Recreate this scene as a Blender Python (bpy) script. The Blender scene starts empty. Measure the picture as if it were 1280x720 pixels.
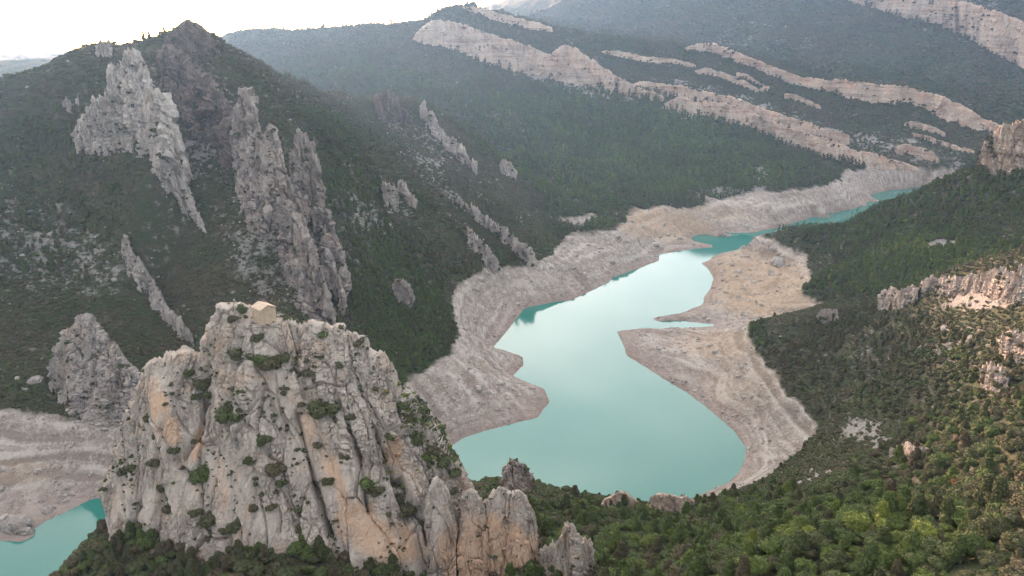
import bpy, bmesh, math, random
import numpy as np
from mathutils import Vector
C = bpy.context.scene.collection
R = math.radians
rng = np.random.default_rng(7)
random.seed(7)
SC = bpy.context.scene

# ------------------------------------------------------------------ camera, sky, sun, exposure
H = 350.0; FPX = 985.0; PITCH = R(18.0)
cam_d = bpy.data.cameras.new('camera'); cam = bpy.data.objects.new('camera', cam_d); C.objects.link(cam)
cam.location = (0, 0, H); cam.rotation_euler = (R(90) - PITCH, 0, 0)
cam_d.sensor_width = 36; cam_d.lens = 36 * FPX / 1280; cam_d.clip_start = 1; cam_d.clip_end = 40000
SC.camera = cam

SUN_AZ = R(-25.5)      # measured from +Y towards +X (negative: to the left)
SUN_EL = R(4.5)
HAZE = .42e-4; GLOW = 4.0; GLOW_POW = 9.0; BASE_VEIL = 1.15
world = bpy.data.worlds.new('World'); SC.world = world; world.use_nodes = True
wn = world.node_tree; wn.nodes.clear()
sky = wn.nodes.new('ShaderNodeTexSky'); sky.sky_type = 'NISHITA'; sky.sun_disc = False
sky.sun_elevation = SUN_EL; sky.sun_rotation = SUN_AZ
sky.altitude = 800; sky.air_density = 1.0; sky.dust_density = 3.5; sky.ozone_density = 1.0
wbg = wn.nodes.new('ShaderNodeBackground'); wbg.inputs['Strength'].default_value = 0.15
wout = wn.nodes.new('ShaderNodeOutputWorld')
wn.links.new(wbg.outputs[0], wout.inputs[0])
# thin high cloud veil: desaturates and brightens the sky in soft patches
tc = wn.nodes.new('ShaderNodeTexCoord'); mp = wn.nodes.new('ShaderNodeMapping'); mp.inputs['Scale'].default_value = (1, 1, 2.6)
nz = wn.nodes.new('ShaderNodeTexNoise'); nz.inputs['Scale'].default_value = 1.9; nz.inputs['Detail'].default_value = 6
rp = wn.nodes.new('ShaderNodeValToRGB'); rp.color_ramp.elements[0].position = .38; rp.color_ramp.elements[1].position = .66
rp.color_ramp.elements[0].color = (.3, .3, .3, 1); rp.color_ramp.elements[1].color = (1, 1, 1, 1)
veil = wn.nodes.new('ShaderNodeMix'); veil.data_type = 'RGBA'
veil.inputs[7].default_value = (2.05, 1.9, 1.86, 1)
wn.links.new(tc.outputs['Generated'], mp.inputs[0]); wn.links.new(mp.outputs[0], nz.inputs[0])
wn.links.new(nz.outputs['Fac'], rp.inputs[0])
vm = wn.nodes.new('ShaderNodeMath'); vm.operation = 'MULTIPLY'; vm.inputs[1].default_value = .8
wn.links.new(rp.outputs[0], vm.inputs[0]); wn.links.new(vm.outputs[0], veil.inputs[0])
# the haze round the low sun brightens the sky ahead of the lens far beyond the disc itself
sdv = wn.nodes.new('ShaderNodeVectorMath'); sdv.operation = 'DOT_PRODUCT'; sdv.inputs[1].default_value = (math.sin(SUN_AZ + R(18)) * math.cos(R(20)), math.cos(SUN_AZ + R(18)) * math.cos(R(20)), math.sin(R(20)))
wn.links.new(tc.outputs['Generated'], sdv.inputs[0])
def wmath(op, a, b):
    x = wn.nodes.new('ShaderNodeMath'); x.operation = op
    for v_, i_ in ((a, 0), (b, 1)):
        if hasattr(v_, 'links'): wn.links.new(v_, x.inputs[i_])
        else: x.inputs[i_].default_value = v_
    return x.outputs[0]
glow = wmath('ADD', wmath('MULTIPLY', wmath('POWER', wmath('MAXIMUM', sdv.outputs['Value'], 0), GLOW_POW), GLOW), BASE_VEIL)
vs = wn.nodes.new('ShaderNodeVectorMath'); vs.operation = 'SCALE'; vs.inputs[0].default_value = (2.2, 1.93, 1.78); wn.links.new(glow, vs.inputs['Scale'])
sz_n = wn.nodes.new('ShaderNodeSeparateXYZ'); wn.links.new(tc.outputs['Generated'], sz_n.inputs[0])
hz_r = wn.nodes.new('ShaderNodeMapRange'); hz_r.inputs['From Min'].default_value = -.02; hz_r.inputs['From Max'].default_value = .16; wn.links.new(sz_n.outputs[2], hz_r.inputs[0])
hz_c = wn.nodes.new('ShaderNodeMix'); hz_c.data_type = 'RGBA'; hz_c.inputs[6].default_value = (2.0, 1.42, 1.12, 1); hz_c.inputs[7].default_value = (2.2, 1.93, 1.78, 1)
wn.links.new(hz_r.outputs[0], hz_c.inputs[0]); wn.links.new(hz_c.outputs[2], vs.inputs[0])      # the dusk warms towards the horizon
wn.links.new(vs.outputs[0], veil.inputs[7])
wn.links.new(sky.outputs[0], veil.inputs[6]); wn.links.new(veil.outputs[2], wbg.inputs[0])

sun_d = bpy.data.lights.new('sun', 'SUN'); sun_d.energy = 3.4; sun_d.angle = R(2); sun_d.color = (1, .62, .42)
sun = bpy.data.objects.new('sun', sun_d); C.objects.link(sun); sun.location = (-400, 800, 900)
sdir = Vector((math.sin(SUN_AZ) * math.cos(SUN_EL), math.cos(SUN_AZ) * math.cos(SUN_EL), math.sin(SUN_EL)))
sun.rotation_euler = (-sdir).to_track_quat('-Z', 'Y').to_euler()
SC.view_settings.view_transform = 'Standard'; SC.view_settings.look = 'None'
SC.view_settings.exposure = 2.8; SC.view_settings.gamma = 1
SC.cycles.max_bounces = 5; SC.cycles.diffuse_bounces = 3; SC.cycles.glossy_bounces = 2; SC.cycles.volume_bounces = 0
SC.cycles.transparent_max_bounces = 4; SC.cycles.use_denoising = True
SC.cycles.use_adaptive_sampling = True; SC.cycles.adaptive_threshold = 0.02

# ------------------------------------------------------------------ maths: camera rays and noise
cp, sp = math.cos(PITCH), math.sin(PITCH)
def ray(u, v):                       # picture position (1280x720) -> azimuth, tangent of elevation
    xc = (np.asarray(u, float) - 640) / FPX; yc = -(np.asarray(v, float) - 360) / FPX
    dx = xc; dy = cp + yc * sp; dz = -sp + yc * cp
    return np.arctan2(dx, dy), dz / np.hypot(dx, dy)
def project(x, y, z):
    dz = z - H; w = y * cp - dz * sp; up = y * sp + dz * cp
    w = np.where(w < 1, 1, w)
    return 640 + FPX * x / w, 360 - FPX * up / w
def at(u, v, r):
    th, te = ray(u, v)
    return np.stack([r * np.sin(th), r * np.cos(th), H + r * te], -1)

def _h(a):
    a = a.astype(np.uint32)
    a ^= a >> np.uint32(16); a *= np.uint32(0x7feb352d); a ^= a >> np.uint32(15); a *= np.uint32(0x846ca68b); a ^= a >> np.uint32(16)
    return a
def noise2(x, y, seed=0):
    xi = np.floor(x); yi = np.floor(y); fx = x - xi; fy = y - yi
    xi = xi.astype(np.int64); yi = yi.astype(np.int64)
    def g(ix, iy, dx, dy):
        h = _h((ix * 374761393 + iy * 668265263 + seed * 974711) & 0xffffffff)
        a = (h & np.uint32(1023)).astype(np.float64) * (2 * math.pi / 1024)
        return np.cos(a) * dx + np.sin(a) * dy
    sx = fx * fx * fx * (fx * (fx * 6 - 15) + 10); sy = fy * fy * fy * (fy * (fy * 6 - 15) + 10)
    a = g(xi, yi, fx, fy); b = g(xi + 1, yi, fx - 1, fy); c = g(xi, yi + 1, fx, fy - 1); d = g(xi + 1, yi + 1, fx - 1, fy - 1)
    return ((a + (b - a) * sx) * (1 - sy) + (c + (d - c) * sx) * sy) * 1.5
def noise3(x, y, z, seed=0):
    xi = np.floor(x); yi = np.floor(y); zi = np.floor(z); fx = x - xi; fy = y - yi; fz = z - zi
    xi = xi.astype(np.int64); yi = yi.astype(np.int64); zi = zi.astype(np.int64)
    sx = fx * fx * (3 - 2 * fx); sy = fy * fy * (3 - 2 * fy); sz = fz * fz * (3 - 2 * fz)
    def g(i, j, k):
        h = _h(((xi + i) * 374761393 + (yi + j) * 668265263 + (zi + k) * 2147483647 + seed * 974711) & 0xffffffff)
        gx = (h & np.uint32(255)).astype(np.float64) / 127.5 - 1; gy = ((h >> np.uint32(8)) & np.uint32(255)).astype(np.float64) / 127.5 - 1
        gz = ((h >> np.uint32(16)) & np.uint32(255)).astype(np.float64) / 127.5 - 1
        return gx * (fx - i) + gy * (fy - j) + gz * (fz - k)
    def lx(j, k): a = g(0, j, k); return a + (g(1, j, k) - a) * sx
    def ly(k): a = lx(0, k); return a + (lx(1, k) - a) * sy
    a = ly(0); return (a + (ly(1) - a) * sz) * 1.4
def fbm2(x, y, n=4, seed=0, ridged=False):
    s = 0; a = 1; t = 0
    for i in range(n):
        v = noise2(x * 2**i, y * 2**i, seed + i)
        if ridged: v = 1 - 2 * np.abs(v) ** .8
        s = s + a * v; t += a; a *= .5
    return s / t
def fbm3(p, n=4, seed=0, ridged=False, gain=.5):
    s = 0; a = 1; t = 0
    for i in range(n):
        v = noise3(p[..., 0] * 2**i, p[..., 1] * 2**i, p[..., 2] * 2**i, seed + i)
        if ridged: v = 1 - 2 * np.abs(v)
        s = s + a * v; t += a; a *= gain
    return s / t
def cells(p, seed=0):                # nearest and second nearest cell distance, random value of the nearest cell
    sh = p.shape[:-1]; q = p.reshape(-1, 3); pi = np.floor(q).astype(np.int64); pf = q - pi
    d1 = np.full(len(q), 9.0); d2 = d1.copy(); idv = np.zeros(len(q)); off = np.zeros((len(q), 3))
    for a in (-1, 0, 1):
        for b in (-1, 0, 1):
            for c in (-1, 0, 1):
                h = _h(((pi[:, 0] + a) * 374761393 + (pi[:, 1] + b) * 668265263 + (pi[:, 2] + c) * 2147483647 + seed * 974711) & 0xffffffff)
                v = np.stack([a + (h & np.uint32(255)) / 255. - pf[:, 0], b + ((h >> np.uint32(8)) & np.uint32(255)) / 255. - pf[:, 1], c + ((h >> np.uint32(16)) & np.uint32(255)) / 255. - pf[:, 2]], -1)
                d = np.sqrt((v * v).sum(-1)); nw = d < d1
                d2 = np.where(nw, d1, np.minimum(d2, d)); d1 = np.where(nw, d, d1); idv = np.where(nw, (h >> np.uint32(24)) / 255., idv); off = np.where(nw[:, None], v, off)
    return d1.reshape(sh), d2.reshape(sh), idv.reshape(sh), off.reshape(*sh, 3)
def sstep(a, b, x):
    t = np.clip((x - a) / (b - a), 0, 1); return t * t * (3 - 2 * t)

# ------------------------------------------------------------------ helpers: objects and tags
def tag(o, label=None, cat=None, group=None, kind=None):
    if label: o['label'] = label
    if cat: o['category'] = cat
    if group: o['group'] = group
    if kind: o['kind'] = kind
    return o
def mesh_np(name, verts, faces, mat, smooth=False, attrs=None):
    verts = np.ascontiguousarray(verts, dtype=np.float32); faces = np.ascontiguousarray(faces, dtype=np.int32)
    k = faces.shape[1]
    me = bpy.data.meshes.new(name)
    me.vertices.add(len(verts)); me.vertices.foreach_set('co', verts.ravel())
    me.loops.add(faces.size); me.loops.foreach_set('vertex_index', faces.ravel())
    me.polygons.add(len(faces)); me.polygons.foreach_set('loop_start', np.arange(0, faces.size, k, dtype=np.int32))
    me.polygons.foreach_set('use_smooth', np.full(len(faces), smooth))
    for an, av in (attrs or {}).items():
        at_ = me.attributes.new(an, 'FLOAT', 'POINT'); at_.data.foreach_set('value', np.ascontiguousarray(av, dtype=np.float32).ravel())
    me.update(calc_edges=True); me.materials.append(mat)
    return me
def obj(name, me, parent=None, loc=None):
    o = bpy.data.objects.new(name, me); C.objects.link(o)
    if loc is not None: o.location = loc
    if parent is not None: o.parent = parent
    return o
def empty(name, loc):
    o = bpy.data.objects.new(name, None); C.objects.link(o); o.location = loc; o.empty_display_size = 1; return o
def centred(name, verts, faces, mat, smooth=False, attrs=None):   # mesh object with its origin at its own base
    verts = np.asarray(verts, float); c = np.array([verts[:, 0].mean(), verts[:, 1].mean(), verts[:, 2].min()])
    return obj(name, mesh_np(name, verts - c, faces, mat, smooth, attrs), loc=c)

# ------------------------------------------------------------------ helpers: materials
class M:
    def __init__(s, name, rough=.9):
        s.m = bpy.data.materials.new(name); s.m.use_nodes = True; s.t = s.m.node_tree; s.t.nodes.clear()
        s.out = s.n('ShaderNodeOutputMaterial'); s.b = s.n('ShaderNodeBsdfPrincipled'); s.l(s.b.outputs[0], s.out.inputs[0])
        s.b.inputs['Roughness'].default_value = rough; s.b.inputs['Specular IOR Level'].default_value = .2
    def n(s, t, **k):
        x = s.t.nodes.new(t)
        for a, b in k.items(): setattr(x, a, b)
        return x
    def l(s, a, b): s.t.links.new(a, b)
    def pos(s, scale=(1, 1, 1), rot=(0, 0, 0)):
        g = s.n('ShaderNodeNewGeometry'); m = s.n('ShaderNodeMapping'); m.inputs['Scale'].default_value = scale; m.inputs['Rotation'].default_value = rot
        s.l(g.outputs['Position'], m.inputs[0]); return m.outputs[0]
    def noise(s, vec, scale, detail=5, rough=.55, dist=0):
        x = s.n('ShaderNodeTexNoise'); x.inputs['Scale'].default_value = scale; x.inputs['Detail'].default_value = detail
        x.inputs['Roughness'].default_value = rough; x.inputs['Distortion'].default_value = dist; s.l(vec, x.inputs['Vector']); return x.outputs['Fac']
    def ramp(s, f, stops):
        x = s.n('ShaderNodeValToRGB'); e = x.color_ramp.elements
        while len(e) < len(stops): e.new(.5)
        for i, (p, c) in enumerate(stops):
            e[i].position = p; e[i].color = (c, c, c, 1) if not hasattr(c, '__len__') else (*c, 1)
        s.l(f, x.inputs[0]); return x.outputs[0]
    def mix(s, f, a, b, mode='MIX'):
        x = s.n('ShaderNodeMix', data_type='RGBA', blend_type=mode)
        for v, i in ((f, 0), (a, 6), (b, 7)):
            if hasattr(v, 'links'): s.l(v, x.inputs[i])
            elif i == 0: x.inputs[0].default_value = v
            else: x.inputs[i].default_value = (*v, 1)
        return x.outputs[2]
    def math(s, op, a, b=0):
        x = s.n('ShaderNodeMath', operation=op, use_clamp=False)
        for v, i in ((a, 0), (b, 1)):
            if hasattr(v, 'links'): s.l(v, x.inputs[i])
            else: x.inputs[i].default_value = v
        return x.outputs[0]
    def attr(s, name):
        x = s.n('ShaderNodeAttribute', attribute_name=name); return x.outputs['Fac']
    def bump(s, h, strength=.6, dist=1.0, prev=None):
        x = s.n('ShaderNodeBump'); x.inputs['Strength'].default_value = strength; x.inputs['Distance'].default_value = dist
        s.l(h, x.inputs['Height'])
        if prev: s.l(prev, x.inputs['Normal'])
        return x.outputs[0]
    def done(s, col, nrm=None):
        if hasattr(col, 'links'): s.l(col, s.b.inputs['Base Color'])
        else: s.b.inputs['Base Color'].default_value = (*col, 1)
        if nrm: s.l(nrm, s.b.inputs['Normal'])
        return s.m

def ground_material():
    m = M('ground_cover')
    p = m.pos()
    n1 = m.noise(p, .018, 6, .6); n2 = m.noise(p, .11, 6, .65); n3 = m.noise(p, .6, 5, .7)
    # scrub and forest floor
    soil = m.mix(m.ramp(n2, [(.35, 0), (.65, 1)]), (.048, .047, .024), (.115, .092, .058))
    soil = m.mix(m.ramp(n1, [(.4, 0), (.62, 1)]), soil, (.05, .062, .025))
    rock = m.mix(m.ramp(n3, [(.3, 0), (.7, 1)]), (.17, .155, .14), (.34, .31, .28))
    rk = m.math('ADD', m.attr('rock'), m.math('MULTIPLY', m.math('SUBTRACT', n2, .5), 1.2))
    rk = m.ramp(rk, [(.42, 0), (.58, 1)])
    c = m.mix(rk, soil, rock)
    # drawdown shore
    pz = m.pos((.25, .25, 1)); nb = m.noise(pz, .55, 6, .7)
    pd = m.pos((1, .28, 1), (0, 0, R(-38))); ns = m.noise(pd, .2, 6, .7)
    shore = m.mix(m.ramp(n2, [(.3, 0), (.7, 1)]), (.235, .185, .15), (.37, .32, .26))
    shore = m.mix(m.ramp(ns, [(.45, 0), (.6, .75)]), shore, (.44, .405, .355))
    shore = m.mix(m.ramp(nb, [(.46, 0), (.54, .5)]), shore, (.21, .175, .14))
    n4 = m.noise(p, 1.3, 4, .8)
    shore = m.mix(m.ramp(n3, [(.54, 0), (.66, .75)]), shore, (.56, .52, .46)); shore = m.mix(m.ramp(n4, [(.56, 0), (.68, .7)]), shore, (.14, .11, .09))
    bd = m.math('ADD', m.attr('bed'), m.math('MULTIPLY', m.math('SUBTRACT', n2, .5), .8))
    shore = m.mix(m.ramp(bd, [(.1, 0), (.34, .8)]), shore, (.455, .405, .35))
    bd2 = m.math('MULTIPLY', bd, -1)
    shore = m.mix(m.ramp(bd2, [(.12, 0), (.38, .75)]), shore, (.20, .16, .13))
    tan = m.mix(m.ramp(ns, [(.35, 0), (.65, 1)]), (.36, .245, .16), (.46, .345, .235))
    tan = m.mix(m.ramp(nb, [(.44, 0), (.56, .55)]), tan, (.33, .26, .17))
    tan = m.mix(m.ramp(bd2, [(.1, 0), (.4, .7)]), tan, (.27, .2, .13)); shore = m.mix(m.attr('tan'), shore, tan)
    # pinkish silt just above the water
    low = m.ramp(m.math('DIVIDE', m.n('ShaderNodeSeparateXYZ').outputs[2], 12), [(0, 1), (.9, 0)])
    sx = [x for x in m.t.nodes if x.type == 'SEPXYZ'][0]; m.l(p, sx.inputs[0])
    shore = m.mix(m.math('MULTIPLY', low, .6), shore, (.23, .165, .135))
    c = m.mix(m.attr('bare'), c, shore)
    h = m.math('ADD', m.math('MULTIPLY', n2, 4), n3)
    h = m.math('ADD', h, m.math('MULTIPLY', ns, 2.5))
    return m.done(c, m.bump(h, .8, 1.2))

def rock_material(name, base, pale, orange, scale=1.0, rot=(0, R(20), 0), veg=(.05, .06, .03), vegamt=1.0, layers=False):
    m = M(name, .92)
    p = m.pos(); ps = m.pos((1, 1, .16), rot)
    a = m.noise(ps, .22 * scale, 7, .65, .4); b = m.noise(p, .09 * scale, 5, .6); c_ = m.noise(p, .9 * scale, 6, .7); d = m.noise(ps, .9 * scale, 5, .7, .3)
    col = m.mix(m.ramp(a, [(.36, 0), (.62, 1)]), base, pale)
    col = m.mix(m.ramp(b, [(.52, 0), (.66, .45)]), col, orange)
    w = m.math('ADD', m.attr('warm'), m.math('MULTIPLY', m.math('SUBTRACT', a, .5), .9))
    col = m.mix(m.ramp(w, [(.3, 0), (.85, 1)]), col, orange)
    if layers:
        ly = m.noise(m.pos((.07, .07, 1), (0, R(-19), 0)), .12, 5, .7, .5)
        col = m.mix(m.ramp(ly, [(.42, 0), (.6, .55)]), col, tuple(min(.8, x * 1.25) for x in pale)); col = m.mix(m.ramp(ly, [(.36, .6), (.43, 0)]), col, tuple(x * .5 for x in orange))
    col = m.mix(m.ramp(d, [(.56, 0), (.68, .4)]), col, tuple(x * .55 for x in base))
    col = m.mix(m.ramp(c_, [(.6, 0), (.7, .4)]), col, tuple(x * .42 for x in base))
    g = m.n('ShaderNodeNewGeometry'); s = m.n('ShaderNodeSeparateXYZ'); m.l(g.outputs['Normal'], s.inputs[0])
    vg = m.math('ADD', m.math('MULTIPLY', s.outputs[2], .75), m.math('MULTIPLY', m.math('SUBTRACT', m.noise(p, .3 * scale, 5, .7), .5), 1.5))
    vg = m.math('ADD', vg, m.attr('veg'))
    vgm = m.ramp(vg, [(.72, 0), (.86, vegamt)])
    vc = m.mix(c_, tuple(x * .7 for x in veg), tuple(x * 1.5 for x in veg))
    col = m.mix(vgm, col, vc)
    def crack(scale, st):
        v = m.n('ShaderNodeTexVoronoi'); v.feature = 'DISTANCE_TO_EDGE'; v.inputs['Scale'].default_value = scale
        w_ = m.n('ShaderNodeVectorMath', operation='ADD'); nn = m.n('ShaderNodeTexNoise'); nn.inputs['Scale'].default_value = scale * 1.3; nn.inputs['Detail'].default_value = 3; m.l(st, nn.inputs[0])
        sc2 = m.n('ShaderNodeVectorMath', operation='SCALE'); sc2.inputs['Scale'].default_value = .9 / scale; m.l(nn.outputs['Color'], sc2.inputs[0]); m.l(st, w_.inputs[0]); m.l(sc2.outputs[0], w_.inputs[1]); m.l(w_.outputs[0], v.inputs['Vector'])
        return m.ramp(v.outputs['Distance'], [(.0, 0), (.09, 1)])
    k1 = crack(.32 * scale, ps); k2 = crack(1.0 * scale, m.pos((1, 1, .45), rot))
    patch = m.ramp(m.noise(p, .07 * scale, 4, .6), [(.4, 0), (.58, 1)])
    col = m.mix(m.math('MULTIPLY', m.math('SUBTRACT', 1, k1), m.math('MULTIPLY', patch, .12)), col, tuple(x * .4 for x in base))
    col = m.mix(m.math('MULTIPLY', m.math('SUBTRACT', 1, k2), m.math('MULTIPLY', patch, .16)), col, tuple(x * .4 for x in base))
    h = m.math('ADD', m.math('MULTIPLY', a, 2.2), c_); h = m.math('ADD', h, m.math('MULTIPLY', d, 1.2)); h = m.math('ADD', h, m.math('MULTIPLY', k1, m.math('MULTIPLY', patch, .6))); h = m.math('ADD', h, m.math('MULTIPLY', k2, m.math('MULTIPLY', patch, .5)))
    return m.done(col, m.bump(h, .85, 1.0 / scale))

MAT_GROUND = ground_material()
MAT_CRAG = rock_material('crag_limestone', (.43, .365, .31), (.61, .53, .445), (.64, .44, .30))
MAT_FIN = rock_material('fin_limestone', (.36, .315, .28), (.56, .49, .43), (.52, .38, .28), .5, (0, R(18), 0))
MAT_DARKFIN = rock_material('grey_limestone', (.29, .24, .205), (.48, .41, .355), (.40, .29, .22), .5, (0, R(18), 0))
MAT_BROWN = rock_material('brown_limestone', (.15, .12, .10), (.27, .215, .18), (.28, .19, .14), .5, (0, R(18), 0))
MAT_PALE = rock_material('pale_limestone', (.42, .37, .33), (.64, .57, .50), (.56, .42, .32), .5, (0, R(18), 0))
MAT_BAND = rock_material('cliff_limestone', (.42, .31, .235), (.62, .50, .40), (.62, .36, .23), .22, (0, 0, 0), layers=True)

def water_material():
    m = M('lake_water', .04)
    m.b.inputs['IOR'].default_value = 1.333; m.b.inputs['Specular IOR Level'].default_value = .5
    p = m.pos(); n = m.noise(p, .35, 4, .6); n2 = m.noise(p, .004, 3, .5)
    c = m.mix(n2, (.024, .150, .118), (.032, .176, .138))
    m.l(m.ramp(m.noise(m.pos((1, .35, 1), (0, 0, R(25))), .012, 5, .6), [(.42, .02), (.62, .09)]), m.b.inputs['Roughness'])
    return m.done(c, m.bump(n, .35, .04))
MAT_WATER = water_material()

# ------------------------------------------------------------------ terrain control points
CP = []                                     # (ln r, theta, tan elevation)
def cpt(th, r, z): CP.append((math.log(r), th, (z - H) / r))
def Z(pts, z):                              # seen at a pixel, at a known height
    for u, v in pts:
        th, te = ray(u, v); cpt(float(th), (z - H) / float(te), z)
def BED(pts, z):                            # under water seen at a pixel
    for u, v in pts:
        th, te = ray(u, v); cpt(float(th), -H / float(te), z)
def P(pts):                                 # seen at a pixel, at a known ground distance
    for u, v, r in pts:
        th, te = ray(u, v); cpt(float(th), r, H + r * float(te))
def dens(pts, n=3):
    out = []
    for a, b in zip(pts[:-1], pts[1:]):
        for k in range(n): out.append(tuple(a[i] + (b[i] - a[i]) * k / n for i in range(len(a))))
    return out + [pts[-1]]
def back(pts, k=1.18, slope=.5):            # ground falling away behind a crest
    for u, v, r in pts:
        th, te = ray(u, v); z = H + r * float(te); cpt(float(th), r * k, max(z - slope * r * (k - 1), 20))

shore_left = [(1150,234),(1110,238),(1090,243),(1086,252),(1078,258),(1045,266),(1020,271),(1000,276),(975,284),(947,290),(900,292),(870,294),(864,297),
  (866,301),(890,306),(892,309),(870,311),(847,314),(822,319),(824,325),(797,336),(767,347),(760,353),(730,368),(714,375),(690,378),(657,385),(644,400),(637,410),(620,430),(616,434),
  (627,437),(652,445),(655,455),(642,470),(655,476),(680,486),(687,502),(672,522),(640,530),(605,539),(580,547),(566,556),(550,570),(500,588),(400,592),(300,600),(200,612),
  (138,620),(113,625),(83,640),(57,652),(43,662),(43,670),(30,677),(0,677),(-60,685),(-150,690)]
shore_right = [(1150,242),(1110,252),(1080,269),(1050,281),(1020,290),(990,296),(965,299),(948,300),(945,303),(922,312),(900,317),(877,329),(885,336),(890,344),(892,350),(887,362),(880,372),(879,379),(852,391),
  (810,398),(827,402),(850,401),(890,405),(893,407),(880,409),(842,410),(797,411),(771,414),(780,434),(783,444),(810,461),(835,477),(860,492),(880,507),(902,525),(920,542),(932,560),(930,577),(922,592),
  (910,603),(885,614),(862,624),(840,640),(800,648),(760,652),(700,645),(640,640),(600,632),(560,618),(500,630),(400,655),(300,668),(200,685),(140,705),(60,745),(0,770),(-150,830)]
Z(dens(shore_left, 2), 0); Z(dens(shore_right, 2), 0)
# lake bed
BED([(1066,267),(1035,275),(1020,281),(1005,286),(995,289),(970,293),(1085,260),(1120,244),(1050,271),(985,287),(910,302),(900,298),(860,322),(820,345),(780,360),(850,350),(740,390),(700,410),(800,390),(860,375),(840,405.5),(680,430),(740,440),(700,480),(760,480),(720,520),
   (800,520),(850,540),(640,560),(700,570),(780,570),(860,570),(900,570),(620,600),(720,610),(820,600),(880,595),(500,606),(400,622),(300,632),(200,648),(130,660),(90,680),(40,700),(0,715),(-100,730),(60,690)], -14)
tree_left = [(-150,505),(-60,510),(0,515),(60,522),(120,528),(160,532),(260,520),(360,510),(450,500),(505,490),(520,472),(545,455),(563,440),(573,420),(570,400),(565,385),(567,365),(590,350),(612,338),(660,330),(690,321),
  (703,309),(706,300),(735,296),(765,292),(785,282),(786,267),(800,264),(850,262),(875,258),(892,250),(930,246),(980,243),(1030,238),(1050,228),(1056,219),(1100,213),(1150,214),(1190,216),(1230,220)]
tree_right = [(950,297),(970,306),(985,314),(1010,322),(1008,335),(1012,347),(1013,375),(1035,386),(1000,396),(960,401),(935,410),(935,425),(945,445),(965,470),(985,498),(1000,510),(1020,530),(1028,548),(1018,565),(990,578),(965,605)]
ZF = 35.0
Z(dens(tree_left, 2), ZF); Z(dens(tree_right, 2), ZF)
Z([(620,470),(600,500),(560,520),(610,385),(640,360),(700,350),(60,580),(120,580),(0,590)], 14)
Z([(840,440),(900,470),(950,520),(960,560),(880,430),(820,428),(870,460),(910,500)], 11); Z([(930,330),(960,345),(940,375),(910,385),(905,365),(910,345),(910,332),(960,325),(905,325),(950,310),(930,400)], 13); Z([(1060,255),(1000,266),(950,275),(900,287),(860,285),(820,300),(770,328),(740,345),(700,360),(1085,243),(850,297)], 10); Z([(1030,256),(960,266),(860,277),(780,310),(720,335),(670,350)],22); Z([(830,397),(850,396),(870,395),(890,398),(818,398)], 3)

# left mountain
sky_l = [(-200,170,1150),(-80,140,1150),(0,108,1150),(40,92,1150),(90,72,1150),(130,58,1150),(160,60,1160),(200,53,1140),(215,42,1110),(235,27,1090),(250,38,1100),(280,56,1130),(310,75,1160),(350,97,1200),(400,117,1270),(440,123,1320),
         (480,124,1360),(520,128,1400),(560,150,1430),(600,177,1450),(640,207,1450),(680,237,1440),(720,262,1430)]
P(dens(sky_l, 2)); back(dens(sky_l, 1), 1.12, .55); back(dens(sky_l, 1), 1.3, .5)
P([(50,200,1060),(0,300,980),(100,300,960),(100,420,840),(0,420,860),(185,150,985),(185,230,900),(235,100,1030),(235,60,1070),(300,100,1080),(300,150,985),(250,200,960),(250,280,900),(270,340,850),(350,250,865),(330,190,925),(400,300,865),
   (400,400,800),(300,400,790),(200,430,800),(200,350,880),(150,260,950),(380,350,770),(430,400,790),(440,330,880),(400,200,1030),(450,250,985),(400,150,1130),(500,200,1160),(480,160,1270),(480,300,980),(500,400,815),(500,440,730),(480,460,700),(530,350,950),(560,300,1055),
   (600,260,1190),(560,220,1260),(640,300,1150),(660,280,1260),(700,280,1340),(530,170,1320),(300,470,720),(420,460,680)])
# distant ridge far left
far_l = [(-300,75,6000),(-100,78,6000),(0,74,6000),(40,68,6000),(95,66,6100),(160,72,6200)]
P(far_l); back(far_l, 1.15, .3)
# hills beyond
r2 = [(290,60,3600),(305,51,3500),(330,44,3500),(350,44,3500),(380,50,3300),(430,43,3100),(480,39,2950),(515,34,2800),(540,25,2700),(560,14,2720),(590,8,2760),(620,15,2800),(650,25,2850),(690,33,2900),(720,44,2950),(780,48,3000),(860,53,3050)]
P(dens(r2, 2)); back(dens(r2, 1), 1.07, .6)
P([(350,80,2800),(430,80,2500),(430,105,2100),(500,100,2300),(520,70,2500),(540,50,2600),(600,75,2600),(600,130,2200),(640,150,2000),(560,130,2000),(700,200,1750),(800,150,2250),(800,200,1800),(900,180,2080),(850,220,1740),(950,200,1960),(700,115,2450),(650,190,1700),(740,240,1560),
   (700,85,2640),(760,110,2560),(640,90,2600),(680,70,2720),(850,138,2420),(850,115,2560),(920,165,2280),(900,110,2700),(850,80,2850),(780,80,2780),(950,130,2620),(1000,165,2380),(1000,195,2150),(1050,180,2300),(1050,205,2050),(1100,195,2200),(1130,175,2350),(1050,145,2560),(1150,150,2550),(1200,175,2400),(1180,205,2120),(1000,125,2680)])
b2 = [(940,73,2980),(1000,95,2880),(1050,103,2830),(1130,110,2720),(1180,123,2680),(1220,143,2600),(1250,158,2520),(1290,170,2450),(1400,190,2400)]
P(dens(b2, 2)); back(b2, 1.05, .9)
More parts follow.
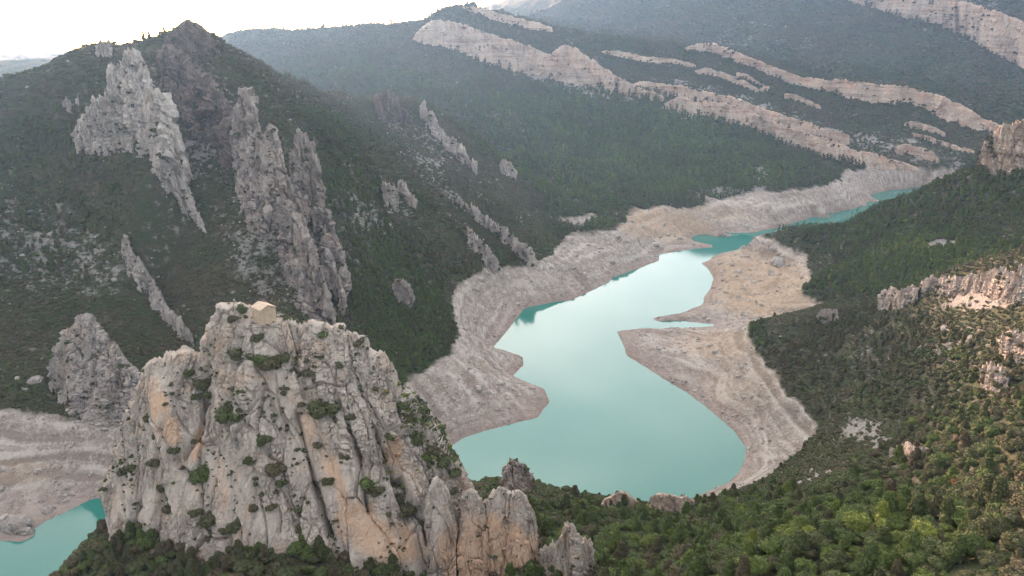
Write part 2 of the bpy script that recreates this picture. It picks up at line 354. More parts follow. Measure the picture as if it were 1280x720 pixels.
# high mountain behind
P([(668,18,4300),(690,4,4300),(720,-18,4400),(780,-50,4600),(900,-110,4900),(1280,-190,5000),(1500,-220,5000),(700,20,3900),(760,20,3700),(800,20,3650),(860,30,3450),(900,0,3800),(1000,20,3650),(1000,60,3300),(1100,60,3350),(1100,20,3700),(1200,80,3200),(1200,50,3450),(1280,130,2900),(1280,100,3100),(1250,130,2950),(1180,95,3050),
   (1280,60,3500),(1280,20,3900),(1180,0,4000),(950,45,3350),(1060,85,3020),(1450,100,3000),(1400,0,3900)])
P([(u, v, 7500) for u, v in ((668, 40),(720,20),(900,0),(1280,0),(1500,0))])
# right side
P([(968,294,1330),(1000,292,1300),(1040,293,1230),(1070,281,1200),(1090,268,1180),(1120,258,1160),(1150,247,1140),(1190,231,1130),(1230,219,1110),(1280,213,1090),(1400,204,1080)])
back([(1040,293,1230),(1070,281,1200),(1090,268,1180),(1120,258,1160),(1150,247,1140),(1190,231,1130)], 1.12, .5)
P([(1000,305,1215),(1050,310,1130),(1100,290,1110),(1150,300,1030),(1200,270,1070),(1280,260,1040),(1030,345,1020),(1060,345,1020),(1100,340,950),(1150,325,940),(1200,310,950),(1280,290,910),(1060,375,895),(1100,362,860),(1150,347,845),(1220,338,825),(1280,328,800),(1400,310,790)])
P([(962,405,840),(1000,398,805),(1060,392,810),(1100,380,765),(1160,356,690),(1220,350,640),(1280,342,605),(1400,330,570)])
P([(1000,600,440),(1100,550,430),(1060,500,550),(1200,500,420),(1280,440,430),(1200,420,550),(1100,450,665),(1000,450,745),(1280,560,300),(1150,620,290),(1000,680,250),(1280,640,212),(1280,720,165),(1050,660,200),(860,700,232),(700,660,290),(1150,700,185),
   (800,720,235),(640,730,240),(900,660,290),(840,665,310),(960,620,400),(645,600,395),(600,607,385),(700,618,385),(760,632,390),(800,642,395),(850,640,400),(900,628,425),(1060,590,380),(1400,640,200),(1400,500,350),(560,640,330),(690,690,262)])
# beneath and around the foreground crag
P([(-100,800,330),(0,765,352),(70,724,348),(140,690,325),(200,702,300),(260,708,285),(330,697,270),(400,706,257),(450,728,250),(520,748,243),(600,742,250),(670,735,250),(150,640,372),(300,640,300),(450,640,300),(560,660,290)])
for th, r, z in ((-.45,390,80),(-.35,400,95),(-.25,395,110),(-.15,385,115),(-.05,385,95),(-.5,420,25),(-.3,450,35),(-.1,440,40)): cpt(th, r, z)
# ground below and behind the camera
for th in np.linspace(-.7, .7, 8):
    cpt(th, 130, 212 + th * 25); cpt(th, 60, 235); cpt(th, 25, 240)
for th in (-2.9, -2.2, -1.6, -1.1, 1.1, 1.6, 2.2, 2.9):
    for r, z in ((60, 235), (300, 170 if th < 0 else 230), (900, 150), (2500, 250), (6000, 400)): cpt(th, r, z)
for th in np.linspace(-1, .02, 7): cpt(th, 9500, 150)
CP = np.array(CP)
# drop near-duplicates
keep = []
for i, c in enumerate(CP):
    if not keep or np.min(np.hypot(CP[keep, 0] - c[0], CP[keep, 1] - c[1])) > .004: keep.append(i)
CP = CP[keep]
def rbf_fit(X, y, eps=.004):
    d = np.sqrt(((X[:, None] - X[None]) ** 2).sum(-1) + eps * eps); n = len(X)
    A = np.zeros((n + 3, n + 3)); A[:n, :n] = d; A[:n, n] = 1; A[:n, n + 1:] = X; A[n, :n] = 1; A[n + 1:, :n] = X.T
    return np.linalg.solve(A, np.concatenate([y, np.zeros(3)]))
WR = rbf_fit(CP[:, :2], CP[:, 2])
def rbf(Lr, Th, eps=.004):
    out = np.empty(Lr.size); X = CP[:, :2]; n = len(X); L = Lr.ravel(); T = Th.ravel()
    for s in range(0, L.size, 20000):
        a = L[s:s+20000, None]; b = T[s:s+20000, None]
        d = np.sqrt((a - X[:, 0]) ** 2 + (b - X[:, 1]) ** 2 + eps * eps)
        out[s:s+20000] = d @ WR[:n] + WR[n] + WR[n + 1] * a[:, 0] + WR[n + 2] * b[:, 0]
    return out.reshape(Lr.shape)

# ------------------------------------------------------------------ terrain grid: rings round the viewpoint's hill, finer near than far
lr = np.concatenate([np.linspace(math.log(10), math.log(120), 40, endpoint=False), np.linspace(math.log(120), math.log(4600), 900, endpoint=False), np.linspace(math.log(4600), math.log(9500), 60)])
tf = np.linspace(-.82, .82, 660)
tcoarse = .82 + (math.pi - .82) * np.linspace(0, 1, 60)[1:] ** 1.4
th_ = np.concatenate([-tcoarse[::-1], tf, tcoarse[:-1]])      # wraps round at +-pi
NR, NT = len(lr), len(th_)
# coarse evaluation, then smooth upsampling
cl = np.concatenate([lr[:940:2], lr[940::2]]); cl = np.unique(np.append(cl, lr[-1])); ct = np.concatenate([th_[:59:2], tf[::2], [tf[-1]], tcoarse[1::2]]); ct = np.unique(np.concatenate([ct, [th_[0], th_[-1]]]))
G = rbf(*np.meshgrid(cl, ct, indexing='ij'))
def up1(A, xs, xd):                # cubic Hermite along axis 0
    i = np.clip(np.searchsorted(xs, xd, 'right') - 1, 0, len(xs) - 2); t = ((xd - xs[i]) / (xs[i+1] - xs[i]))[:, None]
    m = np.gradient(A, xs, axis=0); h = (xs[i+1] - xs[i])[:, None]
    return (2*t**3 - 3*t**2 + 1) * A[i] + (t**3 - 2*t**2 + t) * h * m[i] + (-2*t**3 + 3*t**2) * A[i+1] + (t**3 - t**2) * h * m[i+1]
Q = up1(up1(G, cl, lr).T, ct, th_).T
LR, TH = np.meshgrid(lr, th_, indexing='ij'); RR = np.exp(LR)
X0 = RR * np.sin(TH); Y0 = RR * np.cos(TH); Z0 = H + RR * Q
seam = sstep(2.6, math.pi, np.abs(TH)); Z0 = Z0 * (1 - seam) + seam * (200 + 0 * Z0)
# relief: gullies and knolls, quieter on the shore and where a crest was placed
wob = fbm2(X0 / 300, Y0 / 300, 3, 5)
edge = Z0 + 9 * fbm2(X0 / 40, Y0 / 40, 3, 11) + 5 * fbm2(X0 / 9, Y0 / 9, 2, 12)
bare = 1 - sstep(ZF - 1.2, ZF + 1.2, edge * .35 + Z0 * .65)
land = sstep(0, 30, Z0)
gul = fbm2((X0 + wob * 90) / 130, (Y0 + wob * 90) / 130, 5, 21, True)
amp = np.clip(RR * .0095, 2, 20) * land
D = amp * gul * .9 + land * 1.2 * fbm2(X0 / 14, Y0 / 14, 3, 31)
rib = fbm2((X0 * .8 + Y0 * .6) / 16, (-X0 * .6 + Y0 * .8) / 90, 4, 41, True)       # ribs of steep strata on the bare shore
bed = fbm2((X0 * .8 + Y0 * .6) / 11, (-X0 * .6 + Y0 * .8) / 70, 4, 43) * 1.2 + .5 * fbm2(X0 / 6, Y0 / 6, 3, 44); flat = fbm2((Z0 + 5 * fbm2(X0 / 90, Y0 / 90, 2, 45)) / 2.6, X0 / 160, 3, 46)
steep = sstep(-.2, .3, fbm2(X0 / 260, Y0 / 260, 2, 47) - .0008 * X0) * (1 - sstep(100, 160, -X0) * (RR < 820)); bed = bed * steep + (1 - steep) * (flat * 1.3 + .3 * bed)
ter = np.sin((Z0 + 3 * fbm2(X0 / 60, Y0 / 60, 2, 51)) * 1.5)
D += bare * sstep(0, 7, Z0) * (2.0 * rib * steep + .5 * rib + .3 * ter + 1.0 * bed + .8 * fbm2(X0 / 7, Y0 / 7, 3, 61))
Z1 = Z0 + D
Z1 = np.where(Z0 > .2, np.maximum(Z1, .15 + .25 * np.minimum(Z0, 6)), np.minimum(Z1, -.1))
# ------------------------------------------------------------------ painted geology, as soft ellipses
U, V = project(X0, Y0, Z1)
def ell(u, v, ru, rv, ang, rlo, rhi):
    a = R(ang); du = U - u; dv = V - v; x = (du * math.cos(a) + dv * math.sin(a)) / ru; y = (-du * math.sin(a) + dv * math.cos(a)) / rv
    return (1 - sstep(.6, 1.25, np.hypot(x, y))) * ((RR > rlo) & (RR < rhi))
rock = .28 + .25 * fbm2(X0 / 55, Y0 / 55, 4, 71) + 0 * X0
for e in ((50,310,110,60,20,600,1100,.2),(230,150,70,60,60,900,1100,.25),(340,300,60,110,-25,750,1000,.2),(520,180,50,30,40,1100,1450,.12),(470,270,60,40,30,900,1200,.15),(570,240,60,30,45,1100,1400,.1),
          (960,40,90,30,0,3000,5000,.07),(700,100,160,14,20,2400,2700,.3),(960,150,160,22,20,2100,2700,.25),(1130,185,90,16,12,2100,2500,.25),(850,140,30,12,10,2300,2600,.3),
          (1150,420,120,40,15,400,650,.18),(1220,370,80,18,0,500,650,.35),(1150,300,50,10,10,850,1000,.5),(1010,605,45,16,-15,380,520,.35),(1145,632,28,12,0,250,330,.7),(1140,590,60,14,-10,330,420,.35),(1080,540,45,18,30,400,520,.3),(1200,655,25,12,-20,210,280,.4),
          (900,240,40,8,0,1500,1900,.25),(950,225,10,22,10,1500,1900,.3),(620,345,25,25,40,850,1000,.3),(1200,20,120,40,22,3000,5000,.15),(720,40,30,20,0,3500,4500,.06)):
    rock = np.maximum(rock, 0) + ell(*e[:7]) * e[7]
tan = np.zeros_like(X0)
for e in ((945,355,85,45,10,650,1300,.8),(830,280,70,22,5,1100,1700,.75),(900,430,60,20,0,650,1000,.5),(20,590,60,14,0,450,700,.35),(930,470,50,60,50,500,900,.25),(880,268,60,14,0,1200,1700,.4)):
    tan = np.maximum(tan, ell(*e[:7]) * e[7])
rock = np.clip(rock, 0, 1)
V3 = np.stack([X0, Y0, Z1], -1).reshape(-1, 3)
ii, jj = np.meshgrid(np.arange(NR - 1), np.arange(NT), indexing='ij'); j2 = (jj + 1) % NT
F = np.stack([ii * NT + jj, ii * NT + j2, (ii + 1) * NT + j2, (ii + 1) * NT + jj], -1).reshape(-1, 4)
hills = obj('hills', mesh_np('hills', V3, F[:, ::-1], MAT_GROUND, True, {'bare': bare.ravel(), 'rock': rock.ravel(), 'tan': tan.ravel(), 'bed': bed.ravel()}))
tag(hills, kind='structure')
del V3, F
def sample(A, r, th):              # bilinear look-up on the terrain grid
    i = np.interp(np.log(r), lr, np.arange(NR)); j = np.interp(th, th_, np.arange(NT))
    i0 = np.clip(i.astype(int), 0, NR - 2); j0 = np.clip(j.astype(int), 0, NT - 2); a = i - i0; b = j - j0
    return (A[i0, j0] * (1 - b) + A[i0, j0+1] * b) * (1 - a) + (A[i0+1, j0] * (1 - b) + A[i0+1, j0+1] * b) * a
def ground_z(x, y): return sample(Z1, np.hypot(x, y), np.arctan2(x, y))
def hit(u, v, rmin=100, rmax=9000):      # where a sight line first meets the terrain
    u = np.atleast_1d(u).astype(float); v = np.atleast_1d(v).astype(float); th, te = ray(u, v)
    rs = np.exp(np.linspace(math.log(rmin), math.log(rmax), 1500)); out = np.full(len(u), rmax, float)
    for k in range(len(u)):
        z = sample(Z1, rs, np.full(len(rs), th[k])); ok = z >= H + rs * te[k]
        if ok.any(): out[k] = rs[np.argmax(ok)]
    return out
QV = np.maximum.accumulate((Z1 - H) / RR, axis=0)     # skyline so far, for leaving out trees nothing shows of

# water sheet
wr = 8800
wv = [(-wr, -2000, 0), (wr, -2000, 0), (wr, wr, 0), (-wr, wr, 0)]
lake = obj('lake_water', mesh_np('lake_water', np.array(wv), np.array([[0, 1, 2, 3]]), MAT_WATER)); tag(lake, kind='structure')

# ------------------------------------------------------------------ crags, fins and cliff bands
def resample(pts, n):
    a = np.array(pts, float); d = np.concatenate([[0], np.cumsum(np.hypot(np.diff(a[:, 0]), np.diff(a[:, 1])))]); t = np.linspace(0, d[-1], n)
    return np.stack([np.interp(t, d, a[:, k]) for k in range(a.shape[1])], -1)
def smooth1(a, k):
    if k < 2: return a
    w = np.hanning(k + 2)[1:-1]; w /= w.sum(); return np.convolve(np.pad(a, (k // 2, k - 1 - k // 2), 'edge'), w, 'valid')
def crag(name, crest, foot, nu, nv, mat, lean=.5, rise=None, amp=4, size=14, dip=(.35, 0, -1), along=.25, seed=0, jag=3, carve=(), swell=(), warm=(), veg=None, nb=None, thick=12, sink=3, extra=None):
    """a rock face between a foot line and a crest line, with a back that drops to the ground behind it"""
    Fp = resample(foot, nu); Cp = resample(crest, nu)
    if Fp.shape[1] == 2:
        k = np.linspace(0, nu - 1, min(nu, 60)).astype(int); rf = np.interp(np.arange(nu), k, hit(Fp[k, 0], Fp[k, 1])); rf = np.minimum(rf, smooth1(rf, max(3, nu // 20)))
    else: rf = Fp[:, 2]
    if Cp.shape[1] == 2:
        # the crest stands `lean` metres back per metre of height above the foot
        th, te = ray(Cp[:, 0], Cp[:, 1]); tf_ = ray(Fp[:, 0], Fp[:, 1])[1]; zf = H + rf * tf_
        rc = (rf + lean * (H - zf)) / (1 - lean * te); rc = np.maximum(rc, rf + 1)
    else: rc = Cp[:, 2]
    if Cp.shape[1] == 2:                                          # keep proud of the slope it grows from
        for tt in (1, .66, .33):
            k = np.linspace(0, nu - 1, min(nu, 50)).astype(int); q = Fp[:, :2] + (Cp[:, :2] - Fp[:, :2]) * tt
            rh = np.interp(np.arange(nu), k, hit(q[k, 0], q[k, 1])) - .25 * amp - .2 * size
            rc = np.where(rf + (rc - rf) * tt > rh, rf + (rh - rf) / tt, rc)
        rc = smooth1(np.maximum(rc, rf + .5), max(3, nu // 25))
    A = at(Fp[:, 0], Fp[:, 1], rf); B = at(Cp[:, 0], Cp[:, 1], rc)
    A[:, 2] -= sink
    nb = nb or max(8, nv // 3)
    t = np.linspace(0, 1, nv)[:, None, None]
    front = A[None] + (B - A)[None] * t
    out = B[:, :2] / np.linalg.norm(B[:, :2], axis=1)[:, None]
    tb = np.linspace(0, 1, nb + 1)[1:, None]
    gz = ground_z(*(B[:, :2] + out * thick).T) - sink
    dz = np.maximum(B[:, 2] - gz, 1)
    back_ = np.concatenate([B[None, :, :2] + out[None] * (thick * tb[..., None] ** .7), (B[:, 2][None] - dz[None] * tb ** 1.6)[..., None]], -1)
    S = np.concatenate([front, back_]); nr = len(S); T = np.concatenate([np.linspace(0, 1, nv), 1 + tb[:, 0]])[:, None]
    gs = np.stack(np.gradient(S, axis=(0, 1)), 0); N = np.cross(gs[0], gs[1]); N /= np.linalg.norm(N, axis=-1, keepdims=True) + 1e-9
    N = np.where((N[..., :2] * S[..., :2]).sum(-1, keepdims=True) * np.where(T[..., None] <= 1, 1, -1) > 0, -N, N)
    for _ in range(3): N[1:-1] = (N[:-2] + N[1:-1] * 2 + N[2:]) / 4
    N /= np.linalg.norm(N, axis=-1, keepdims=True) + 1e-9
    d = np.array(dip, float); d /= np.linalg.norm(d)
    sd = (S @ d)[..., None]; W = S + fbm3(S / (size * 2.5), 2, seed + 90)[..., None] * size * .3
    Wd = (W - (W @ d)[..., None] * d + (W @ d)[..., None] * d * along) / size           # stretched along the dip
    big = fbm3(Wd * .55, 3, seed, True); med = fbm3(Wd * 2.2, 3, seed + 7, True, .6); fine = fbm3(W / size * 5, 3, seed + 17, True)
    Wj = Wd + .05 * fbm3(W / size * 2.5, 2, seed + 5)[..., None]
    a1, a2, ai, ao = cells(Wj * .95, seed); b1, b2, bi, bo = cells(Wj * np.array([2.6, 2.6, 1.7]), seed + 1); c1, c2, ci_, co = cells((W / size * np.array([8, 8, 5.])) if name == 'chapel_crag' else Wd * np.array([6, 6, 4.]), seed + 2)
    k1 = 1 - sstep(0, .07, a2 - a1); k2 = 1 - sstep(0, .09, b2 - b1); k3 = 1 - sstep(0, .12, c2 - c1)
    s1 = np.sin(ai * 43); s2 = np.sin(bi * 57)
    rough = sstep(-.3, .2, fbm3(S / (size * 1.6), 3, seed + 61) + (0 if name == 'chapel_crag' else .25) + .6 * sstep(.75, 1, T) * (T < 1.5))             # smooth slabs in places, broken rock in others
    dd = amp * (.5 * big + 1.0 * (ai - .5) + .55 * (ao[..., 0] * s1 + ao[..., 2] * .35 * (1 - s1)) - .55 * k1
                + rough * (.5 * (bi - .5) + .42 * bo[..., 0] * s2 - .3 * k2 + .24 * (ci_ - .5) - .2 * k3 + .3 * med) + (.35 + .65 * rough) * .16 * fine + .05 * (ci_ - .5))
    gd = W - (W @ d)[..., None] * d * .93
    gn = fbm3(gd / size * .9, 3, seed + 51); groove = (1 - sstep(0, .085, np.abs(gn))) * sstep(-.2, .3, fbm3(S / size * .6, 2, seed + 52))
    dd = dd - amp * (.45 if name == 'chapel_crag' else .8) * groove
    endt = np.clip(np.minimum(np.arange(nu), nu - 1 - np.arange(nu)) / (nu * .03), 0, 1)[None]
    dd = dd * (.25 + .75 * endt) * np.clip(1 - (T - 1) * .6, .3, 1)
    U_, V_ = project(S[..., 0], S[..., 1], S[..., 2]); frontm = (T <= 1.02) * 1.0
    carved = np.zeros_like(dd)
    for u, v, ru, rv, ang, k in swell:                            # smooth bulging slabs
        a_ = R(ang); du = U_ - u; dv = V_ - v; g = np.exp(-((du * math.cos(a_) + dv * math.sin(a_)) / ru) ** 4 - ((-du * math.sin(a_) + dv * math.cos(a_)) / rv) ** 4) * frontm
        dd = dd * (1 - .78 * g) + k * g
    for pts, w, dep in carve:                                     # clefts
        q = np.array(pts, float); best = np.full(dd.shape, 1e9)
        for a_, b_ in zip(q[:-1], q[1:]):
            ab = b_ - a_; tt = np.clip(((U_ - a_[0]) * ab[0] + (V_ - a_[1]) * ab[1]) / (ab @ ab), 0, 1)
            best = np.minimum(best, np.hypot(U_ - a_[0] - tt * ab[0], V_ - a_[1] - tt * ab[1]))
        best = np.abs(best + 2.2 * big + 2.5 * med + 2 * (ai - .5) - 1)
        g = np.exp(-(best / (w * .8)) ** 1.5) * np.clip(1.15 - np.maximum(T - 1, 0) * 2, 0, 1); dd -= 1.5 * dep * g; carved += g * min(1, dep / 4)
    cz = np.exp(-((T - 1) / .09) ** 2) if name == 'chapel_crag' else .0 * T
    carved = np.minimum(carved, 1.2); P_ = S + N * dd[..., None] * np.stack([1 + 0 * cz, 1 + 0 * cz, 1 - .85 * cz], -1)
    jg = jag * (fbm2(np.arange(nu) / nu * (np.linalg.norm(np.diff(B, axis=0), axis=1).sum() / size * 4.), np.zeros(nu) + seed + .5, 3, seed + 4, True) * .7 + fbm2(np.arange(nu) / nu * (np.linalg.norm(np.diff(B, axis=0), axis=1).sum() / size * 1.3), np.zeros(nu) + seed, 4, seed + 3, True))[None]
    P_[..., 2] += jg * np.exp(-((T - 1) / .12) ** 2) * endt
    P_[..., 2] += jag * 1.3 * (ai - .45) * np.exp(-((T - 1) / .3) ** 2) * endt
    P_[..., 2] += (.22 if name == 'chapel_crag' else .3) * amp * fbm3(W / size * 7, 3, seed + 35, True) * np.exp(-((T - 1) / .05) ** 2) * endt
    P_[..., 2] += amp * .25 * endt * fbm3(Wd * 2.1, 3, seed + 33) * np.exp(-((T - 1) / .25) ** 2)
    if extra: P_ = extra(P_, T, U_, V_)
    wm = np.zeros_like(dd); wn_ = fbm3(Wd * 2.2, 3, seed + 71)
    for u, v, ru, rv, ang, k in warm:
        a_ = R(ang); du = U_ - u; dv = V_ - v
        wm = np.maximum(wm, k * (1 - sstep(.5, 1.2, np.hypot((du * math.cos(a_) + dv * math.sin(a_)) / ru, (-du * math.sin(a_) + dv * math.cos(a_)) / rv))))
    wm = wm * np.clip(.85 + .9 * wn_, .25, 1.3)
    vg = np.zeros_like(dd) + .12 * carved - .35 * (big > .1) * frontm
    if veg is not None: vg += veg
    for u, v, ru, rv, k in (veg_spots if name == 'chapel_crag' else ()):
        vg += k * np.exp(-(((U_ - u) / ru) ** 2 + ((V_ - v) / rv) ** 2))
    g2 = np.gradient(P_, axis=(0, 1)); n2_ = np.cross(g2[0], g2[1]); nzz = np.abs(n2_[..., 2]) / (np.linalg.norm(n2_, axis=-1) + 1e-9)
    clus = sstep(.05, .4, fbm3(S / (size * 1.1), 3, seed + 81)); cl = carved * .7 * (.3 + clus) + clus * (.8 * sstep(.5, .85, nzz) * frontm + .5 * k1 * rough + .03) + .55 * groove * frontm + 1.0 * np.clip(vg - .12 * carved, 0, 1); area = np.linalg.norm(n2_, axis=-1)
    pk = (cl * area).ravel() * (T[:, 0][:, None] < 1.5).repeat(nu, 1).ravel() * (T[:, 0][:, None] > .04).repeat(nu, 1).ravel() * (amp > 1); tot = pk.sum(); want = int(min(len(pk), tot * SCRUB_PER_M2 / max(1, (rf.mean() / 330) ** 1.55)))
    if want > 0:
        pi_ = rng.choice(pk.size, want, p=pk / tot); SCRUB.append((P_.reshape(-1, 3)[pi_], (1 + .55 * np.clip(carved.ravel()[pi_] if name == 'chapel_crag' else 0, 0, 1)) * np.clip(rng.lognormal(math.log(.0055), .42, want), .002, .0125) * rf.mean() * (1 if rf.mean() < 500 else .75 if rf.mean() < 1400 else .5)))
    i, j = np.meshgrid(np.arange(nr - 1), np.arange(nu - 1), indexing='ij')
    Fc = np.stack([i * nu + j, i * nu + j + 1, (i + 1) * nu + j + 1, (i + 1) * nu + j], -1).reshape(-1, 4)
    o = centred(name if name != 'chapel_crag' else 'limestone_crag', P_.reshape(-1, 3), Fc, mat, False, {'warm': wm.ravel(), 'veg': vg.ravel()})
    return o, P_
SCRUB = []; SCRUB_PER_M2 = .34
veg_spots = [(165,600,22,45,.35),(200,585,22,22,.3),(430,470,40,30,.15),(470,520,18,30,.2),(215,655,50,14,.25),(520,530,25,35,.9),(545,575,22,22,.8),(360,405,18,6,.6),(235,600,12,18,.3),(262,655,30,6,.4)]
def flat_top(P_, T, U_, V_):                                      # rock platform under the chapel
    c = CH; d = np.hypot(P_[..., 0] - c[0], P_[..., 1] - c[1]); k = (1 - sstep(6.5, 12, d)) * (T > .8)
    P_[..., 2] = P_[..., 2] * (1 - k) + np.minimum(P_[..., 2], c[2] + .3) * k * .5 + (c[2] - .6 + 0 * P_[..., 2]) * k * .5
    return P_
CH = at(331, 401, 320.0) + np.array([0, 0, 0])
crest = [(136,655,348),(141,612,350),(150,585,350),(160,545,350),(170,520,349),(179,482,348),(186,465,347),(196,455,345),(215,451,343),(232,447,341),(246,453,339),(258,454,336),(263,438,334),(269,420,331),(276,405,329),(286,393,327),(300,389,325),(314,392,323),(320,402,322),
         (346,402,319),(356,408,318),(372,418,316),(384,416,314),(396,411,312),(403,418,311),(415,420,310),(424,417,309),(432,426,308),(450,430,305),(458,446,304),(466,448,303),(476,460,301),(486,474,299),(496,500,298),(505,502,297),(520,522,295),(540,553,291),(560,585,287),(574,608,286),(583,632,286),(600,650,284),(620,655,282),(645,662,280),(668,680,276),(680,700,270),(700,712,262)]
foot = [(136,668,334),(160,672,325),(200,684,306),(260,694,284),(300,688,276),(330,682,272),(370,686,265),(400,694,260),(450,716,254),(500,738,250),(540,742,253),(580,742,256),(620,742,255),(660,735,255),(700,722,252)]
carve = [([(262,458),(258,500),(250,540),(232,575)],5,5),([(345,470),(352,520),(375,560)],3,3),([(305,430),(300,470),(290,520),(300,560)],5,3),([(372,520),(385,570),(403,640),(412,668)],5,7),([(335,560),(345,600),(352,650),(350,665)],3,4),([(425,505),(440,545),(455,590),(462,640)],5,6),
         ([(470,540),(495,600),(512,650)],8,6),([(500,600),(520,640),(545,705)],5,6),([(548,600),(562,650),(580,700),(585,715)],5,7),([(602,628),(608,660),(618,700)],3,6),([(575,640),(590,690),(600,720)],2.5,3),([(630,622),(634,650),(640,690)],2,2.5),([(650,630),(654,665)],2.5,3),([(205,540),(222,575),(240,600)],5,5),
         ([(182,500),(200,560),(215,590)],3,4),([(225,470),(222,520),(213,560)],2,2.5),([(395,470),(400,500),(420,530)],4,4),([(270,600),(262,640),(255,670)],3,2.5),([(440,450),(450,490),(470,520)],3,3),([(285,400),(282,440)],3,3),([(330,440),(360,450),(380,445)],5,3),([(250,555),(285,545),(330,500)],3,3)]
warmp = [(208,520,14,42,-12,1.1),(222,540,9,24,-10,1.2),(197,490,12,25,-8,.7),(248,555,7,28,8,1.2),(277,610,16,40,0,.6),(283,450,8,25,0,.6),(390,545,16,50,-14,.7),(425,610,12,50,-14,1.0),(445,655,34,32,10,1.1),(480,675,60,34,15,1.0),(490,565,14,22,-10,.9),(540,680,22,40,0,1.0),(620,680,36,46,0,1.15),(590,660,10,40,0,.9),(405,560,10,60,-12,.6),(465,530,8,50,-20,.4),(655,660,12,30,0,.9),(230,625,16,26,0,.35)]
big_crag, PC = crag('chapel_crag', crest, foot, 760, 300, MAT_CRAG, amp=3.6, size=13, dip=(.30, -.25, -1), along=.22, seed=3, jag=2.5, carve=carve, warm=warmp, swell=[(209,508,20,50,-8,3.2),(388,580,26,82,-14,1.0),(450,665,26,40,-12,1.2),(232,610,18,34,0,.8),(300,600,24,44,4,.8),(246,545,11,34,6,1.2),(345,480,18,34,0,.4),(500,690,26,30,-10,1.2),(420,600,9,50,-14,.8)], nb=70, thick=42, sink=5, extra=flat_top)
tag(big_crag, 'big pale foreground limestone crag with orange stained slabs carrying the small chapel on its summit', 'crag')

PINN = [
 ([(534,665,262),(538,630,264),(541,612,265),(546,602,266),(553,605,266),(559,618,266),(564,640,265),(570,665,263)], [(533,720,252),(545,728,252),(558,728,252),(570,720,252)], 'tall smooth grey topped rock pillar left of the pinnacle group on the crag end', 70),
 ([(574,670,262),(577,640,264),(580,624,265),(585,616,266),(592,617,266),(599,628,265),(604,640,264),(608,668,262)], [(573,728,253),(585,732,252),(598,732,252),(608,728,253)], 'peach coloured pinnacle, left one of the group at the crag end', 70),
 ([(606,668,263),(609,642,265),(613,628,266),(618,618,267),(625,613,267),(632,615,267),(637,626,266),(640,655,264)], [(605,728,253),(617,733,252),(630,733,252),(641,728,253)], 'highest peach coloured pinnacle, middle one of the group at the crag end', 76),
 ([(636,660,263),(639,634,265),(643,621,266),(648,618,266),(655,624,266),(662,634,265),(668,650,264),(672,690,261)], [(636,728,253),(648,733,252),(662,730,252),(674,722,253)], 'grey topped pinnacle, right one of the group at the crag end', 76)]
for q, (cr, ft, lab, nu_) in enumerate(PINN):
    o, _ = crag('rock_pinnacle', cr, ft, nu_ * 2, 150, MAT_CRAG, amp=1.5, size=6, dip=(.12, 0, -1), along=.16, seed=41 + q * 7, jag=.6, thick=9, sink=4, warm=[(610, 690, 80, 56, 0, 1.15)], swell=[(cr[3][0] + 2, 660, 10, 45, 0, .5)])
    tag(o, lab, 'pinnacle', 'pinnacles at the right end of the big crag')
